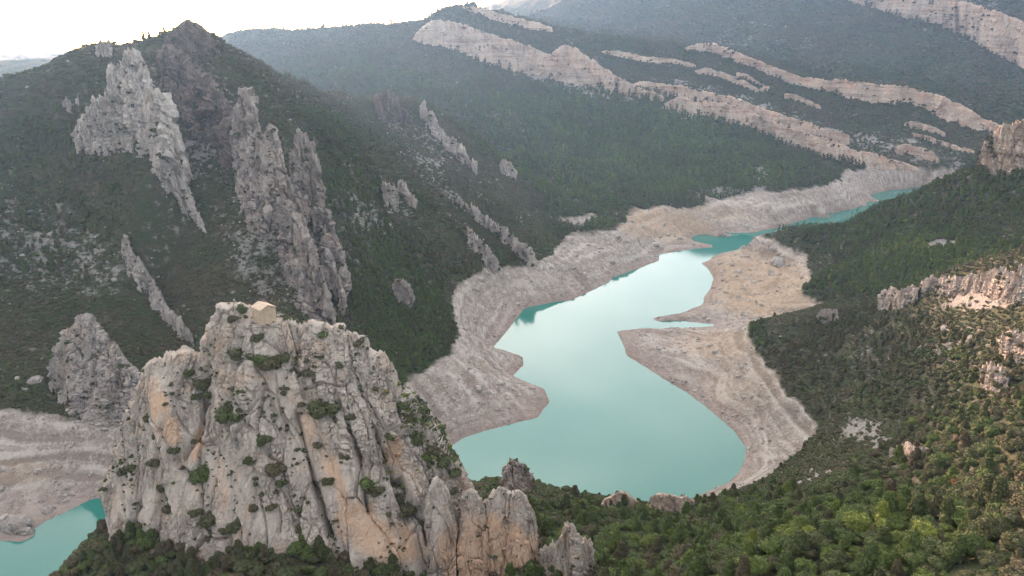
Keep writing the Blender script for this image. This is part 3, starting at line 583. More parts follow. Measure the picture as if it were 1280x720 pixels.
FINS = [
 ('rock_outcrop', [(203,60),(212,47),(220,40),(228,34),(236,28),(243,33),(250,39),(262,45),(274,54)], [(200,68),(212,76),(226,84),(240,86),(256,80),(268,72),(278,64)], 130, 60, MAT_BROWN, .6, 3.5, 12, .35, 'brown rocky summit cone of the left mountain', 1.0),
 ('rock_fin', [(95,186),(105,160),(120,141),(133,126),(140,106),(150,88),(160,82),(172,79),(182,90),(186,115),(197,120),(208,135),(214,165),(225,205),(236,245),(245,268),(258,291)],
   [(95,197),(112,192),(130,194),(150,187),(165,184),(182,196),(194,215),(201,232),(208,248),(222,262),(238,279),(250,288),(259,296)], 240, 130, MAT_PALE, .30, 7, 20, 4, 'tall pale grey serrated rock fin standing on the left mountain below the ridge', 1.0),
 ('rock_wall', [(196,72),(210,66),(228,78),(250,98),(270,118),(285,142),(292,172),(300,190)], [(205,95),(215,120),(232,150),(250,180),(270,205),(285,225),(295,228),(304,215)], 150, 90, MAT_BROWN, .7, 8, 26, 2, 'dull brown rock face directly beneath the pointed summit of the left mountain', .7),
 ('rock_fin', [(293,200),(298,155),(303,128),(309,121),(316,130),(322,160),(328,200),(333,245),(337,285)], [(295,235),(302,262),(311,282),(321,292),(337,295)], 130, 130, MAT_DARKFIN, .3, 5.5, 15, 3, 'tall upper blade of the long grey fin, reaching nearest the summit', 1.0),
 ('rock_fin', [(329,215),(335,180),(340,172),(346,182),(354,210),(364,238),(374,266),(383,300)], [(332,262),(342,284),(354,300),(368,314),(382,322)], 110, 110, MAT_DARKFIN, .3, 5.5, 14, 3, 'middle blade of close vertical pillars on the left mountain', 1.0),
 ('rock_fin', [(350,300),(356,270),(363,262),(372,276),(382,300),(393,330),(402,352),(411,380),(419,408)], [(353,322),(358,342),(366,364),(375,386),(388,402),(403,412),(420,416)], 140, 100, MAT_DARKFIN, .35, 6, 15, 3, 'long lower grey blade running down behind the chapel', 1.0),
 ('rock_pinnacle', [(366,225),(370,190),(376,168),(382,180),(390,196),(397,215),(404,245)], [(366,240),(374,258),(384,272),(394,282),(405,288)], 70, 60, MAT_DARKFIN, .25, 5, 14, 4, 'pointed dark grey pinnacle right of the long fluted fin', 1.0),
 ('rock_fin', [(390,270),(398,262),(408,270),(418,300),(428,335),(434,370)], [(392,300),(402,330),(412,350),(422,372),(433,386)], 80, 60, MAT_DARKFIN, .35, 6, 14, 3, 'low dark fin descending right of the pointed pinnacle', 1.0),
 ('rock_wall', [(402,325),(410,318),(414,330),(424,352),(432,385)], [(404,350),(412,372),(422,388),(432,395)], 50, 44, MAT_FIN, .35, 3, 10, 2, 'small white scar of bare rock behind the chapel crag', 1.0),
 ('rock_fin', [(152,308),(158,301),(164,318),(175,332),(187,347),(197,368),(208,388),(222,404),(232,418),(242,430)], [(150,325),(160,342),(172,357),(184,372),(194,390),(208,404),(220,414),(232,426),(242,434)], 160, 40, MAT_FIN, .35, 3.5, 9, 3, 'narrow pale rock dyke slanting down the dark scrub of the left mountain', 1.0),
 ('rock_outcrop', [(66,478),(70,448),(84,422),(98,406),(112,402),(124,412),(132,432),(148,448),(160,462),(172,474),(182,492)], [(72,486),(82,505),(96,520),(115,530),(136,534),(158,536),(180,537)], 200, 150, MAT_FIN, .75, 5, 13, .8, 'broad pale outcrop at the foot of the left mountain above the bare shore', .9),
 ('rock_outcrop', [(122,68),(126,55),(134,56),(140,66)], [(122,71),(130,73),(141,72)], 40, 24, MAT_FIN, .2, 4, 10, 2, 'small pale knob on the skyline left of the summit', .8),
 ('rock_outcrop', [(79,135),(85,126),(92,130),(98,123),(99,130)], [(79,140),(88,141),(94,136),(100,132)], 40, 24, MAT_FIN, .3, 3, 8, 2, 'small pale rock patch on the far left slope', .6),
 ('rock_fin', [(524,138),(530,134),(545,155),(562,175),(580,195),(596,214)], [(526,152),(536,163),(550,180),(566,196),(582,207),(597,219)], 110, 26, MAT_FIN, .5, 5, 14, 3, 'thin pale rib of rock on the wooded middle ridge', .7),
 ('rock_outcrop', [(468,130),(478,122),(492,128),(505,140),(515,152)], [(470,146),(482,156),(496,152),(514,158)], 60, 36, MAT_BROWN, .5, 6, 16, 3, 'grey rock patch at the top of the wooded middle ridge', .5),
 ('rock_outcrop', [(478,240),(484,232),(492,242),(497,258)], [(480,262),(488,266),(497,263)], 34, 36, MAT_FIN, .6, 4, 10, 3, 'pale upright outcrop on the middle slope, left one of a pair', .6),
 ('rock_outcrop', [(496,233),(502,232),(510,246),(520,258)], [(497,240),(505,250),(513,258),(521,263)], 36, 26, MAT_FIN, .6, 4, 10, 3, 'slanting pale outcrop on the middle slope, right one of a pair', .6),
 ('rock_fin', [(584,295),(588,291),(597,302),(606,314),(618,330),(622,340)], [(588,308),(596,318),(604,330),(613,336),(622,342)], 70, 30, MAT_FIN, .5, 5, 12, 3, 'pale tongue of rock above the bare grey shore slope', .7),
 ('rock_fin', [(560,248),(572,252),(585,262),(600,272),(615,280),(630,290),(645,302),(658,316),(670,333)], [(562,252),(575,260),(590,271),(602,282),(614,292),(628,303),(642,315),(656,328),(669,336)], 170, 26, MAT_FIN, .5, 5, 12, 3, 'long thin pale rib descending the wooded slope to the shore', .7),
 ('rock_outcrop', [(624,208),(632,202),(640,210),(645,222)], [(626,218),(634,222),(645,226)], 34, 20, MAT_FIN, .6, 4, 12, 2, 'small white rock scar near the crest of the middle ridge', .6),
 ('cliff', [(1222,212),(1226,196),(1236,178),(1250,166),(1268,160),(1290,152),(1330,150)], [(1222,214),(1238,216),(1258,218),(1290,219),(1330,222)], 150, 90, MAT_BAND, .25, 9, 26, 4, 'layered pale cliff at the right edge beyond the pine covered hill', .7),
 ('rock_outcrop', [(1150,358),(1160,353),(1176,350),(1196,354),(1215,350),(1236,344),(1250,343),(1262,347),(1290,342)], [(1152,364),(1170,368),(1190,371),(1212,366),(1235,370),(1260,379),(1290,380)], 200, 56, MAT_FIN , .8, 4.5, 9, 3, 'broken grey rock line along the crest of the right hand slope', .3),
 ('rock_outcrop', [(1096,380),(1104,368),(1114,363),(1124,366),(1140,360),(1148,368)], [(1098,386),(1110,388),(1125,386),(1148,380)], 80, 40, MAT_FIN , .7, 3.5, 8, 2, 'small grey rock cluster left of the broken rock line on the right slope', .4),
 ('rock_outcrop', [(1020,398),(1026,390),(1036,386),(1044,390),(1048,400)], [(1020,402),(1030,406),(1040,405),(1048,403)], 40, 30, MAT_DARKFIN, .5, 3, 8, 2, 'dark round topped rock beside the shore edge trees', .3),
 ('rock_outcrop', [(1250,436),(1256,424),(1266,420),(1278,422),(1295,422)], [(1252,443),(1264,450),(1280,456),(1296,458)], 60, 50, MAT_FIN , .8, 3, 7, 2, 'pale rock outcrop touching the right edge halfway up the picture', .3),
 ('rock_outcrop', [(1226,474),(1232,462),(1242,457),(1252,462),(1260,478)], [(1228,486),(1240,492),(1252,494),(1262,490)], 50, 40, MAT_FIN , .8, 2.5, 6, 2, 'small pale outcrop in the scrub under the right edge rocks', .3),
 ('rock_outcrop', [(1112,566),(1120,561),(1134,558),(1146,562),(1158,564),(1170,568)], [(1114,570),(1128,574),(1146,575),(1170,572)], 60, 36, MAT_FIN , .8, 2, 6, 1, 'reddish grey rock ledge among dark bushes of the right slope', .3),
 ('rock_pinnacle', [(698,714),(699,690),(703,676),(708,664),(713,662),(719,672),(727,682),(736,688),(741,700)], [(698,728),(712,738),(726,738),(741,728)], 90, 100, MAT_CRAG, .12, 1.6, 6, .8, 'lone pointed pale pinnacle among the bushes at the bottom', .0),
 ('rock_outcrop', [(674,700),(679,692),(688,684),(698,686),(706,694),(712,708)], [(674,716),(690,722),(712,720)], 60, 50, MAT_CRAG, .4, 1.5, 5, .8, 'low rounded grey rock between the big crag and the lone pinnacle', .2),
 ('rock_outcrop', [(628,608),(632,596),(637,588),(644,583),(652,585),(660,594),(666,606)], [(628,614),(645,618),(667,614)], 70, 50, MAT_DARKFIN, .35, 2.5, 8, 1, 'dark rounded rock knob rising against the lake behind the crag', .0),
 ('rock_outcrop', [(752,634),(756,626),(766,621),(774,616),(782,618),(792,626),(804,636)], [(752,638),(775,640),(804,638)], 70, 34, MAT_BAND, .45, 1.2, 6, .6, 'pale tan rock shelf at the near water edge', .0),
 ('rock_outcrop', [(812,638),(814,623),(822,620),(840,621),(858,624),(868,628)], [(812,646),(830,650),(850,648),(868,640)], 80, 40, MAT_BAND, .2, 1.5, 7, .6, 'square cut reddish rock block at the near water edge', .0),
 ('rock_outcrop', [(492,362),(499,354),(508,362),(516,380)], [(494,378),(504,386),(516,390)], 36, 30, MAT_DARKFIN, .5, 4, 10, 2, 'grey rock among dark trees right of the chapel crag', .5),
]
for nm, cr, ft, nu, nv, mt, lean, am, sz, jg, lab, vg in FINS:
    sd = len(lab) + int(cr[0][0])
    o, _ = crag(nm, cr, ft, nu, nv, mt, lean, amp=am * (1.0 if cr[0][0] < 700 else .55), size=sz * .6, dip=(.3, 0, -1), along=.14, seed=sd % 97, jag=jg * (1.9 if cr[0][0] < 700 else .9), thick=sz * 1.6, sink=2 + am * .4, veg=(.16 if cr[0][0] > 1000 else .04))
    tag(o, lab, {'rock_pinnacle': 'pinnacle', 'rock_fin': 'rock fin', 'cliff': 'cliff', 'rock_wall': 'rock wall'}.get(nm, 'outcrop'))
BANDS = [
 ([(516,48),(528,36),(540,27),(560,27),(600,40),(640,52),(680,66),(700,78),(730,92),(760,98)], [(516,52),(535,58),(560,62),(600,78),(640,90),(680,98),(720,108),(762,110)], 'broad pale cliff under the rounded hilltop at the top of the picture'),
 ([(578,9),(592,9),(620,16),(650,24),(690,34)], [(580,13),(600,21),(630,31),(660,38),(692,42)], 'upper pink rock ledge on the rounded hilltop'),
 ([(690,66),(705,58),(720,62),(740,76),(770,96),(800,112),(830,122)], [(690,80),(710,84),(730,100),(765,116),(800,124),(832,128)], 'stepped grey cliff right of the rounded hilltop'),
 ([(788,106),(800,103),(840,108),(880,115),(920,124),(960,140),(1000,152),(1040,164),(1062,170)], [(790,112),(820,118),(860,127),(900,136),(940,150),(985,166),(1020,178),(1062,184)], 'orange topped cliff band above the middle forest'),
 ([(830,130),(850,122),(870,128),(900,130),(935,138),(960,152),(985,160),(1010,170),(1040,176),(1070,190),(1100,196),(1130,205),(1150,212)], [(832,138),(860,146),(890,150),(920,160),(960,172),(990,186),(1020,196),(1060,206),(1100,213),(1150,216)], 'long white fluted cliff above the far shore'),
 ([(856,60),(875,55),(892,56),(920,66),(945,76),(975,88),(1000,97),(1030,101),(1060,102),(1100,108),(1135,110),(1170,120),(1200,132),(1225,148),(1250,158)], [(858,64),(890,66),(920,78),(945,88),(975,100),(1005,112),(1030,114),(1060,124),(1090,130),(1120,130),(1150,136),(1180,152),(1215,162),(1250,168)], 'long even cliff band crossing the upper right slope'),
 ([(752,64),(780,66),(810,72),(840,74),(870,82)], [(752,68),(780,74),(810,80),(840,80),(870,86)], 'thin orange ledge between the two cliff bands'),
 ([(868,88),(885,86),(905,92),(930,102),(948,112),(962,108)], [(870,94),(888,95),(905,100),(928,110),(946,118),(962,114)], 'short pale ledge in woods between the cliff bands'),
 ([(920,92),(935,94),(950,104),(962,110)], [(922,97),(938,102),(950,109),(962,113)], 'upper short ledge in woods under the even cliff band'),
 ([(980,118),(995,120),(1010,126),(1026,134)], [(982,124),(998,128),(1012,133),(1027,138)], 'small ledge in the woods above the white fluted cliff'),
 ([(1130,155),(1142,152),(1165,158),(1182,168)], [(1132,160),(1150,164),(1168,168),(1183,172)], 'reddish ledge in dark woods near the right'),
 ([(1140,166),(1160,172),(1190,182),(1218,190)], [(1140,170),(1160,178),(1190,188),(1218,194)], 'low slanting reddish ledge under the reddish ledge near the right'),
 ([(1118,184),(1132,181),(1150,186),(1166,190),(1175,200)], [(1120,192),(1138,196),(1156,202),(1175,206)], 'pale rock hump just above the far shore at right'),
 ([(1056,-8),(1090,-6),(1130,-8),(1180,-4),(1230,10),(1262,22),(1300,42)], [(1060,2),(1090,12),(1130,24),(1180,34),(1215,52),(1250,72),(1300,96)], 'great tiered orange cliff in the top right corner'),
]
for cr, ft, lab in BANDS:
    L = np.hypot(*np.diff(np.array(cr, float), axis=0).T).sum(); h = np.mean([f[1] for f in ft]) - np.mean([c[1] for c in cr])
    o, _ = crag('cliff_band', cr, ft, int(L * 1.1) + 10, int(h * 1.6) + 12, MAT_BAND, .35, amp=max(2, min(4.5, h * .22)), size=30, warm=[(c[0], c[1] + h * .12, 34, max(2.5, h * .35), 20, .55) for c in resample(cr, max(2, int(L / 45)))], dip=(.1, 0, -1), along=.3, seed=int(L) % 89, jag=2, thick=60, sink=8, veg=-.1)
    tag(o, lab, 'cliff')


# ------------------------------------------------------------------ chapel on the summit
def box(bm, x0, x1, y0, y1, z0, z1):
    v = [bm.verts.new((x, y, z)) for z in (z0, z1) for x, y in ((x0, y0), (x1, y0), (x1, y1), (x0, y1))]
    for f in ((3, 2, 1, 0), (4, 5, 6, 7), (0, 1, 5, 4), (1, 2, 6, 5), (2, 3, 7, 6), (3, 0, 4, 7)): bm.faces.new([v[i] for i in f])
def bm_obj(name, bm, mat, parent):
    me = bpy.data.meshes.new(name); bm.normal_update(); bm.to_mesh(me); bm.free(); me.materials.append(mat); return obj(name, me, parent)
def stone_material(name, c1, c2, sc, gap):
    m = M(name, .95); tcn = m.n('ShaderNodeTexCoord'); sep = m.n('ShaderNodeSeparateXYZ'); m.l(tcn.outputs['Object'], sep.inputs[0])
    cb = m.n('ShaderNodeCombineXYZ'); m.l(m.math('ADD', sep.outputs[0], sep.outputs[1]), cb.inputs[0]); m.l(sep.outputs[2], cb.inputs[1])
    b = m.n('ShaderNodeTexBrick'); b.inputs['Scale'].default_value = sc; b.inputs['Color1'].default_value = (*c1, 1); b.inputs['Color2'].default_value = (*c2, 1); b.inputs['Mortar'].default_value = (*gap, 1)
    b.inputs['Mortar Size'].default_value = .03; b.inputs['Row Height'].default_value = .3; b.inputs['Brick Width'].default_value = .6; m.l(cb.outputs[0], b.inputs['Vector'])
    n = m.noise(m.pos(), .8, 5, .7); col = m.mix(m.ramp(n, [(.35, 0), (.65, .85)]), b.outputs['Color'], tuple(x * .62 for x in c1))
    return m.done(col, m.bump(b.outputs['Fac'], -.6, .06))
MAT_WALL = stone_material('chapel_masonry', (.56, .43, .30), (.64, .51, .37), 1.0, (.42, .32, .23))
MAT_ROOF = stone_material('stone_slab_roof', (.62, .47, .34), (.68, .54, .41), 1.3, (.45, .33, .24))
chapel = empty('stone_chapel', (CH[0], CH[1], CH[2] - 1.2)); chapel.rotation_euler = (0, 0, R(47))
tag(chapel, 'small square Romanesque stone chapel with low gabled roof on top of the foreground crag', 'chapel')
LX, LY, WH = 3.35, 3.5, 7.2          # local -Y: gable end towards camera right ; -X: eave wall towards camera left
bm = bmesh.new(); box(bm, -LX, LX, -LY, LY, -2, WH); bm_obj('wall', bm, MAT_WALL, chapel)
bm = bmesh.new(); rh = 1.5; o_ = .28
pts = [(-LX - o_, WH), (0, WH + rh), (LX + o_, WH), (LX + o_, WH + .22), (0, WH + rh + .25), (-LX - o_, WH + .22)]
va = [bm.verts.new((x, -LY - o_, z)) for x, z in pts]; vb = [bm.verts.new((x, LY + o_, z)) for x, z in pts]
bm.faces.new(va[::-1][::-1]); bm.faces.new(vb[::-1])
for i in range(6): bm.faces.new([va[i], vb[i], vb[(i + 1) % 6], va[(i + 1) % 6]])
bmesh.ops.recalc_face_normals(bm, faces=bm.faces); roof = bm_obj('roof', bm, MAT_ROOF, chapel)
for sy in (-1, 1):                                                # gable triangles
    bm = bmesh.new(); y0, y1 = sy * (LY - .35), sy * (LY - .003)
    g = [(-LX, WH), (LX, WH), (0, WH + rh - .03)]
    a = [bm.verts.new((x, y0, z)) for x, z in g]; b = [bm.verts.new((x, y1, z)) for x, z in g]
    bm.faces.new(a); bm.faces.new(b[::-1])
    for i in range(3): bm.faces.new([a[i], a[(i + 1) % 3], b[(i + 1) % 3], b[i]])
    bmesh.ops.recalc_face_normals(bm, faces=bm.faces); bm_obj('gable', bm, MAT_WALL, chapel)
for (x0, x1, y0, y1) in ((-LX - .12, LX + .12, -LY - .12, -LY - .001), (-LX - .12, -LX - .001, -LY, LY)):
    bm = bmesh.new(); box(bm, x0, x1, y0, y1, WH - .45, WH - .18); bm_obj('cornice', bm, MAT_ROOF, chapel)

# ------------------------------------------------------------------ trees
def leaf_material(name, stops):
    m = M(name, .75); m.b.inputs['Specular IOR Level'].default_value = .25
    a = m.n('ShaderNodeAttribute', attribute_name='tint', attribute_type='INSTANCER'); oi = m.n('ShaderNodeObjectInfo')
    f = m.math('ADD', a.outputs['Fac'], m.math('MULTIPLY', m.math('SUBTRACT', oi.outputs['Random'], .5), .3))
    n = m.noise(m.pos(), .8, 3, .6)
    f = m.math('ADD', f, m.math('MULTIPLY', m.math('SUBTRACT', n, .5), .3)); f = m.math('MULTIPLY', f, .8)
    return m.done(m.ramp(f, stops))
MAT_LEAF = leaf_material('foliage', [(0, (.105, .082, .046)), (.2, (.076, .078, .033)), (.36, (.073, .095, .029)), (.5, (.088, .122, .030)), (.66, (.12, .15, .034)), (.78, (.18, .205, .038)), (.88, (.18, .18, .04)), (1, (.24, .10, .04))])
MAT_BARK = M('bark').done((.09, .07, .055))
def ico(sub):
    bm = bmesh.new(); bmesh.ops.create_icosphere(bm, subdivisions=sub, radius=1); v = np.array([x.co[:] for x in bm.verts]); f = np.array([[x.index for x in g.verts] for g in bm.faces]); bm.free(); return v, f
ICO = {k: ico(k) for k in (1, 2)}
def crown_mesh(name, seed, kind, nl, sub, leaves, ls):
    """lobes of foliage round limbs, roughened, with loose leaf clumps over them; about 1 wide and standing on z=0"""
    g = np.random.default_rng(seed); Vs, Fs = [], []; n0 = 0; L = []
    for k in range(nl):
        if kind == 'pine': h = k / max(1, nl - 1); a = g.uniform(0, 6.28); rr = (1 - h) * .24 * g.uniform(.5, 1); c = (math.cos(a) * rr, math.sin(a) * rr, .28 + h * .78); r = (.27 - .16 * h) * g.uniform(.85, 1.2)
        elif kind == 'bush': a = g.uniform(0, 6.28); rr = .3 * math.sqrt(g.uniform(0, 1)); c = (math.cos(a) * rr, math.sin(a) * rr, g.uniform(.08, .3)); r = g.uniform(.16, .27)
        else: a = g.uniform(0, 6.28); rr = .29 * math.sqrt(g.uniform(0, 1)); c = (math.cos(a) * rr, math.sin(a) * rr, .3 + .42 * g.uniform(0, 1) * (1 - rr * 1.4)); r = g.uniform(.15, .26)
        L.append((np.array(c), r))
        v, f = ICO[sub]; d = 1 + .3 * noise3(v[:, 0] * 2.1 + seed, v[:, 1] * 2.1 + k * 3, v[:, 2] * 2.1, seed)
        vv = v * r * d[:, None] * np.array([1, 1, .85]) + c; vv[:, 2] = np.maximum(vv[:, 2], .02)
        Vs.append(vv); Fs.append(f + n0); n0 += len(v)
    if leaves:
        q = g.integers(0, nl, leaves); d = g.normal(size=(leaves, 3)); d /= np.linalg.norm(d, axis=1)[:, None]; d[:, 2] = np.abs(d[:, 2]) * .8 + d[:, 2] * .2
        cc = np.array([L[i][0] for i in q]); rr = np.array([L[i][1] for i in q]); p = cc + d * (rr * g.uniform(.85, 1.22, leaves))[:, None] * np.array([1, 1, .88])
        t = g.normal(size=(leaves, 3)); t -= (t * d).sum(1)[:, None] * d * g.uniform(.2, 1, leaves)[:, None]; t /= np.linalg.norm(t, axis=1)[:, None]
        b = np.cross(t, d + .5 * g.normal(size=(leaves, 3))); b /= np.linalg.norm(b, axis=1)[:, None] + 1e-6; s_ = ls * g.uniform(.6, 1.4, leaves)[:, None]
        tri = np.stack([p - t * s_ * .5, p + t * s_ * .5 + b * s_ * .25, p + b * s_], 1).reshape(-1, 3)
        Vs.append(tri); Fs.append(np.arange(leaves * 3).reshape(-1, 3) + n0)
    return mesh_np(name, np.concatenate(Vs), np.concatenate(Fs), MAT_LEAF, False)
def trunk_mesh(name, seed, h=.5):
    g = np.random.default_rng(seed); Vs, Fs = [], []; n0 = 0
    def tube(a, b, ra, rb):
        nonlocal n0
        a = np.array(a); b = np.array(b); d = b - a; d = d / np.linalg.norm(d); x = np.cross(d, (0, 1, .3)); x /= np.linalg.norm(x); y = np.cross(d, x); an = np.arange(6) * math.pi / 3
        ring = np.cos(an)[:, None] * x + np.sin(an)[:, None] * y; Vs.append(np.concatenate([a + ring * ra, b + ring * rb]))
        Fs.append(np.array([[n0 + i, n0 + (i + 1) % 6, n0 + 6 + (i + 1) % 6, n0 + 6 + i] for i in range(6)])); n0 += 12
    tube((0, 0, -.12), (.02, .01, h * .6), .035, .024)
    for k in range(4):
        a = k * 1.6 + g.uniform(0, 1); tube((.015, .008, h * (.4 + .12 * k)), (math.cos(a) * .22, math.sin(a) * .22, h * (.85 + .16 * k)), .016, .006)
    return mesh_np(name, np.concatenate(Vs), np.concatenate(Fs), MAT_BARK)

NEAR = [crown_mesh('crown', 11 + i, ('oak', 'oak', 'oak', 'pine', 'oak', 'bush')[i], 24, 1, 5200, .062) for i in range(6)]
TRUNK = [trunk_mesh('trunk', 31 + i, .5) for i in range(3)]
BUSH = [crown_mesh('bush', 61 + i, 'bush', 12, 1, 2200, .08) for i in range(4)]
def proto_collection(name, meshes):
    c = bpy.data.collections.new(name)
    for i, me in enumerate(meshes): c.objects.link(bpy.data.objects.new(f'{name}_{"abcdefgh"[i]}', me))
    return c
PC_SCRUB = proto_collection('scrub', [crown_mesh('scrub', 411 + i, 'bush', 5, 1, 260, .16) for i in range(4)])
PC_NEAR = proto_collection('near_tree', [crown_mesh('near_tree', 111 + i, ('oak', 'oak', 'pine', 'oak', 'bush', 'bush')[i], 14, 1, 1900, .085) for i in range(6)])
PC_MID = proto_collection('middle_tree', [crown_mesh('middle_tree', 211 + i, ('oak', 'oak', 'pine', 'pine', 'bush', 'bush')[i], 7, 1, 160, .17) for i in range(6)])
PC_FAR = proto_collection('far_tree', [crown_mesh('far_tree', 311 + i, ('oak', 'pine', 'pine', 'oak', 'bush', 'bush')[i], 4, 1, 24, .22) for i in range(6)])

def scatter(name, pts, scale, rotz, idx, tint, coll, kind='stuff', tilt=None):
    me = bpy.data.meshes.new(name); me.vertices.add(len(pts)); me.vertices.foreach_set('co', np.ascontiguousarray(pts, dtype=np.float32).ravel())
    def att(n, t, v, f='value'):
        a = me.attributes.new(n, t, 'POINT'); a.data.foreach_set(f, np.ascontiguousarray(v).ravel())
    att('sc', 'FLOAT_VECTOR', scale.astype(np.float32), 'vector'); att('rot', 'FLOAT_VECTOR', (np.stack([0 * rotz, 0 * rotz, rotz], -1) if tilt is None else tilt).astype(np.float32), 'vector')
    att('idx', 'INT', idx.astype(np.int32)); att('tint', 'FLOAT', tint.astype(np.float32))
    o = obj(name, me); tag(o, kind=kind)
    ng = bpy.data.node_groups.new(name, 'GeometryNodeTree'); ng.interface.new_socket('Geometry', in_out='INPUT', socket_type='NodeSocketGeometry'); ng.interface.new_socket('Geometry', in_out='OUTPUT', socket_type='NodeSocketGeometry')
    N = ng.nodes; gi = N.new('NodeGroupInput'); go = N.new('NodeGroupOutput'); ip = N.new('GeometryNodeInstanceOnPoints'); ci = N.new('GeometryNodeCollectionInfo')
    ci.inputs['Collection'].default_value = coll; ci.inputs['Separate Children'].default_value = True; ci.inputs['Reset Children'].default_value = True
    ip.inputs['Pick Instance'].default_value = True
    def na(n, t): a = N.new('GeometryNodeInputNamedAttribute'); a.data_type = t; a.inputs[0].default_value = n; return a.outputs[0]
    ng.links.new(gi.outputs[0], ip.inputs['Points']); ng.links.new(ci.outputs[0], ip.inputs['Instance']); ng.links.new(na('idx', 'INT'), ip.inputs['Instance Index'])
    er = N.new('FunctionNodeEulerToRotation'); ng.links.new(na('rot', 'FLOAT_VECTOR'), er.inputs[0]); ng.links.new(er.outputs[0], ip.inputs['Rotation'])
    ng.links.new(na('sc', 'FLOAT_VECTOR'), ip.inputs['Scale']); ng.links.new(ip.outputs[0], go.inputs[0])
    md = o.modifiers.new('scatter', 'NODES'); md.node_group = ng
    return o

def grid_points(r0, r1, s):
    n = int(2 * r1 / s) + 1; X, Y = np.meshgrid((np.arange(n) - n / 2) * s, np.arange(int(r0 * .6 / s), int(r1 / s) + 1) * s)
    X = X + rng.uniform(-.45, .45, X.shape) * s; Y = Y + rng.uniform(-.45, .45, Y.shape) * s
    r = np.hypot(X, Y); t = np.arctan2(X, Y); k = (r >= r0) & (r < r1) & (np.abs(t) < .8); return X[k], Y[k]
edges = [130, 330] + list(np.exp(np.linspace(math.log(330), math.log(4200), 16)))[1:]
PX, PY, PS = [], [], []
for a, b in zip(edges[:-1], edges[1:]):
    s_ = max(3.0, min(.0044 * a, 2.2 + .0022 * a) if a < 1400 else .0038 * a); x, y = grid_points(a, b, s_); PX.append(x); PY.append(y); PS.append(np.full(len(x), s_))
PX = np.concatenate(PX); PY = np.concatenate(PY); PS = np.concatenate(PS)
pr = np.hypot(PX, PY); pt = np.arctan2(PX, PY); pz = sample(Z1, pr, pt)
qv = sample(QV, pr * .985, pt); vis = (pz + 9 - H) / pr > qv - .004
pz0 = sample(Z0, pr, pt); pb = sample(bare, pr, pt); prk = sample(rock, pr, pt)
k = vis & ~((pr > 1500) & (pt < -.33)) & (pb < .25) & (pz0 > ZF - 3)
PX, PY, PS, pr, pz, prk = (a[k] for a in (PX, PY, PS, pr, pz, prk))
pu, pv = project(PX, PY, pz)
k = (pu > -150) & (pu < 1640) & (pv < 1000); PX, PY, PS, pr, pz, prk, pu, pv = (a[k] for a in (PX, PY, PS, pr, pz, prk, pu, pv))
def pell(u, v, ru, rv, ang=0, rlo=0, rhi=9e3):
    a = R(ang); du = pu - u; dv = pv - v; return (1 - sstep(.65, 1.2, np.hypot((du * math.cos(a) + dv * math.sin(a)) / ru, (-du * math.sin(a) + dv * math.cos(a)) / rv))) * ((pr > rlo) & (pr < rhi))
wood = .25 + .3 * fbm2(PX / 120, PY / 120, 3, 301)                      # tall wood against low scrub
tint = .22 + .16 * fbm2(PX / 70, PY / 70, 3, 311) + .14 * fbm2(PX / 15, PY / 15, 2, 313)
tint += np.where(pr > 1100, -.02 + .3 * fbm2(PX / 260, PY / 260, 3, 317), 0)
for u, v, ru, rv, an, lo, hi, w, t in ((770,190,260,75,8,1400,2700,.8,.28),(500,400,70,120,-20,600,1100,.7,.2),(430,230,50,130,-25,900,1150,.2,.14),(720,260,60,40,25,1150,1500,.7,.12),(1150,260,170,55,-10,900,1400,.8,.22),(1130,335,160,35,-6,750,1050,.8,.36),
      (930,430,30,40,20,600,860,.6,.22),(900,690,330,80,0,150,420,.5,.24),(1200,600,150,110,0,150,420,.3,.12),(450,110,110,40,10,2000,3200,.5,.1),(60,240,120,120,0,800,1200,.2,.08),(1060,650,200,60,0,150,300,.2,.12),(280,710,260,60,0,200,330,.5,.08),(1150,470,120,60,0,400,560,.35,.1),(1080,440,140,60,0,480,800,.2,-.06),
      (1100,40,200,60,10,3000,4600,.1,.0),(950,180,160,40,18,2000,2800,.4,.02),(190,330,170,120,0,640,1000,-.05,-.06),(620,190,80,60,30,1100,1500,.0,-.05)):
    m_ = pell(u, v, ru, rv, an, lo, hi); wood += m_ * w; tint += m_ * t
gap = fbm2(PX / 22, PY / 22, 3, 331)
dens_ = (1 - .97 * pell(236, 30, 34, 22, 0, 900, 1250)) * (1 - .6 * pell(170, 62, 70, 8, 0, 900, 1300)) * np.clip(1.05 - sstep(.35, .75, prk + .25 * gap) * .95 - .35 * sstep(.1, .5, gap) * (wood < .5), .03, 1)
k = rng.uniform(0, 1, len(PX)) < dens_; k &= ~((wood > .5) & (rng.uniform(0, 1, len(PX)) < .42))
PX, PY, PS, pr, pz, prk, pu, pv, wood, tint = (a[k] for a in (PX, PY, PS, pr, pz, prk, pu, pv, wood, tint))
n = len(PX); isw = wood + rng.normal(0, .12, n) > .5
base = np.maximum(PS * 1.0, 3.0)
wid = np.where(isw, base * rng.uniform(1.3, 1.9, n), base * rng.uniform(.8, 1.6, n)) * np.where(pr < 420, rng.choice([.7, .95, 1.25], n), 1)
pine = isw & (rng.uniform(0, 1, n) < np.where(pr > 600, .75, .25))
hgt = wid * np.where(pine, rng.uniform(.95, 1.3, n), np.where(isw, rng.uniform(.8, 1.1, n), rng.uniform(.6, .95, n)))
tint = np.clip(tint + rng.normal(0, .09, n) + np.where(pr < 420, rng.normal(0, .13, n), 0), 0, .86)
idx = np.where(pine, 2, np.where(isw, rng.integers(0, 2, n), rng.integers(4, 6, n)))
idxf = np.where(pine, rng.integers(1, 3, n), np.where(isw, rng.choice([0, 3], n), rng.integers(4, 6, n)))
rot = rng.uniform(0, 6.28, n); SCL = np.stack([wid, wid, hgt], -1); PT = np.stack([PX, PY, pz - .03 * wid], -1)
print('trees', n)
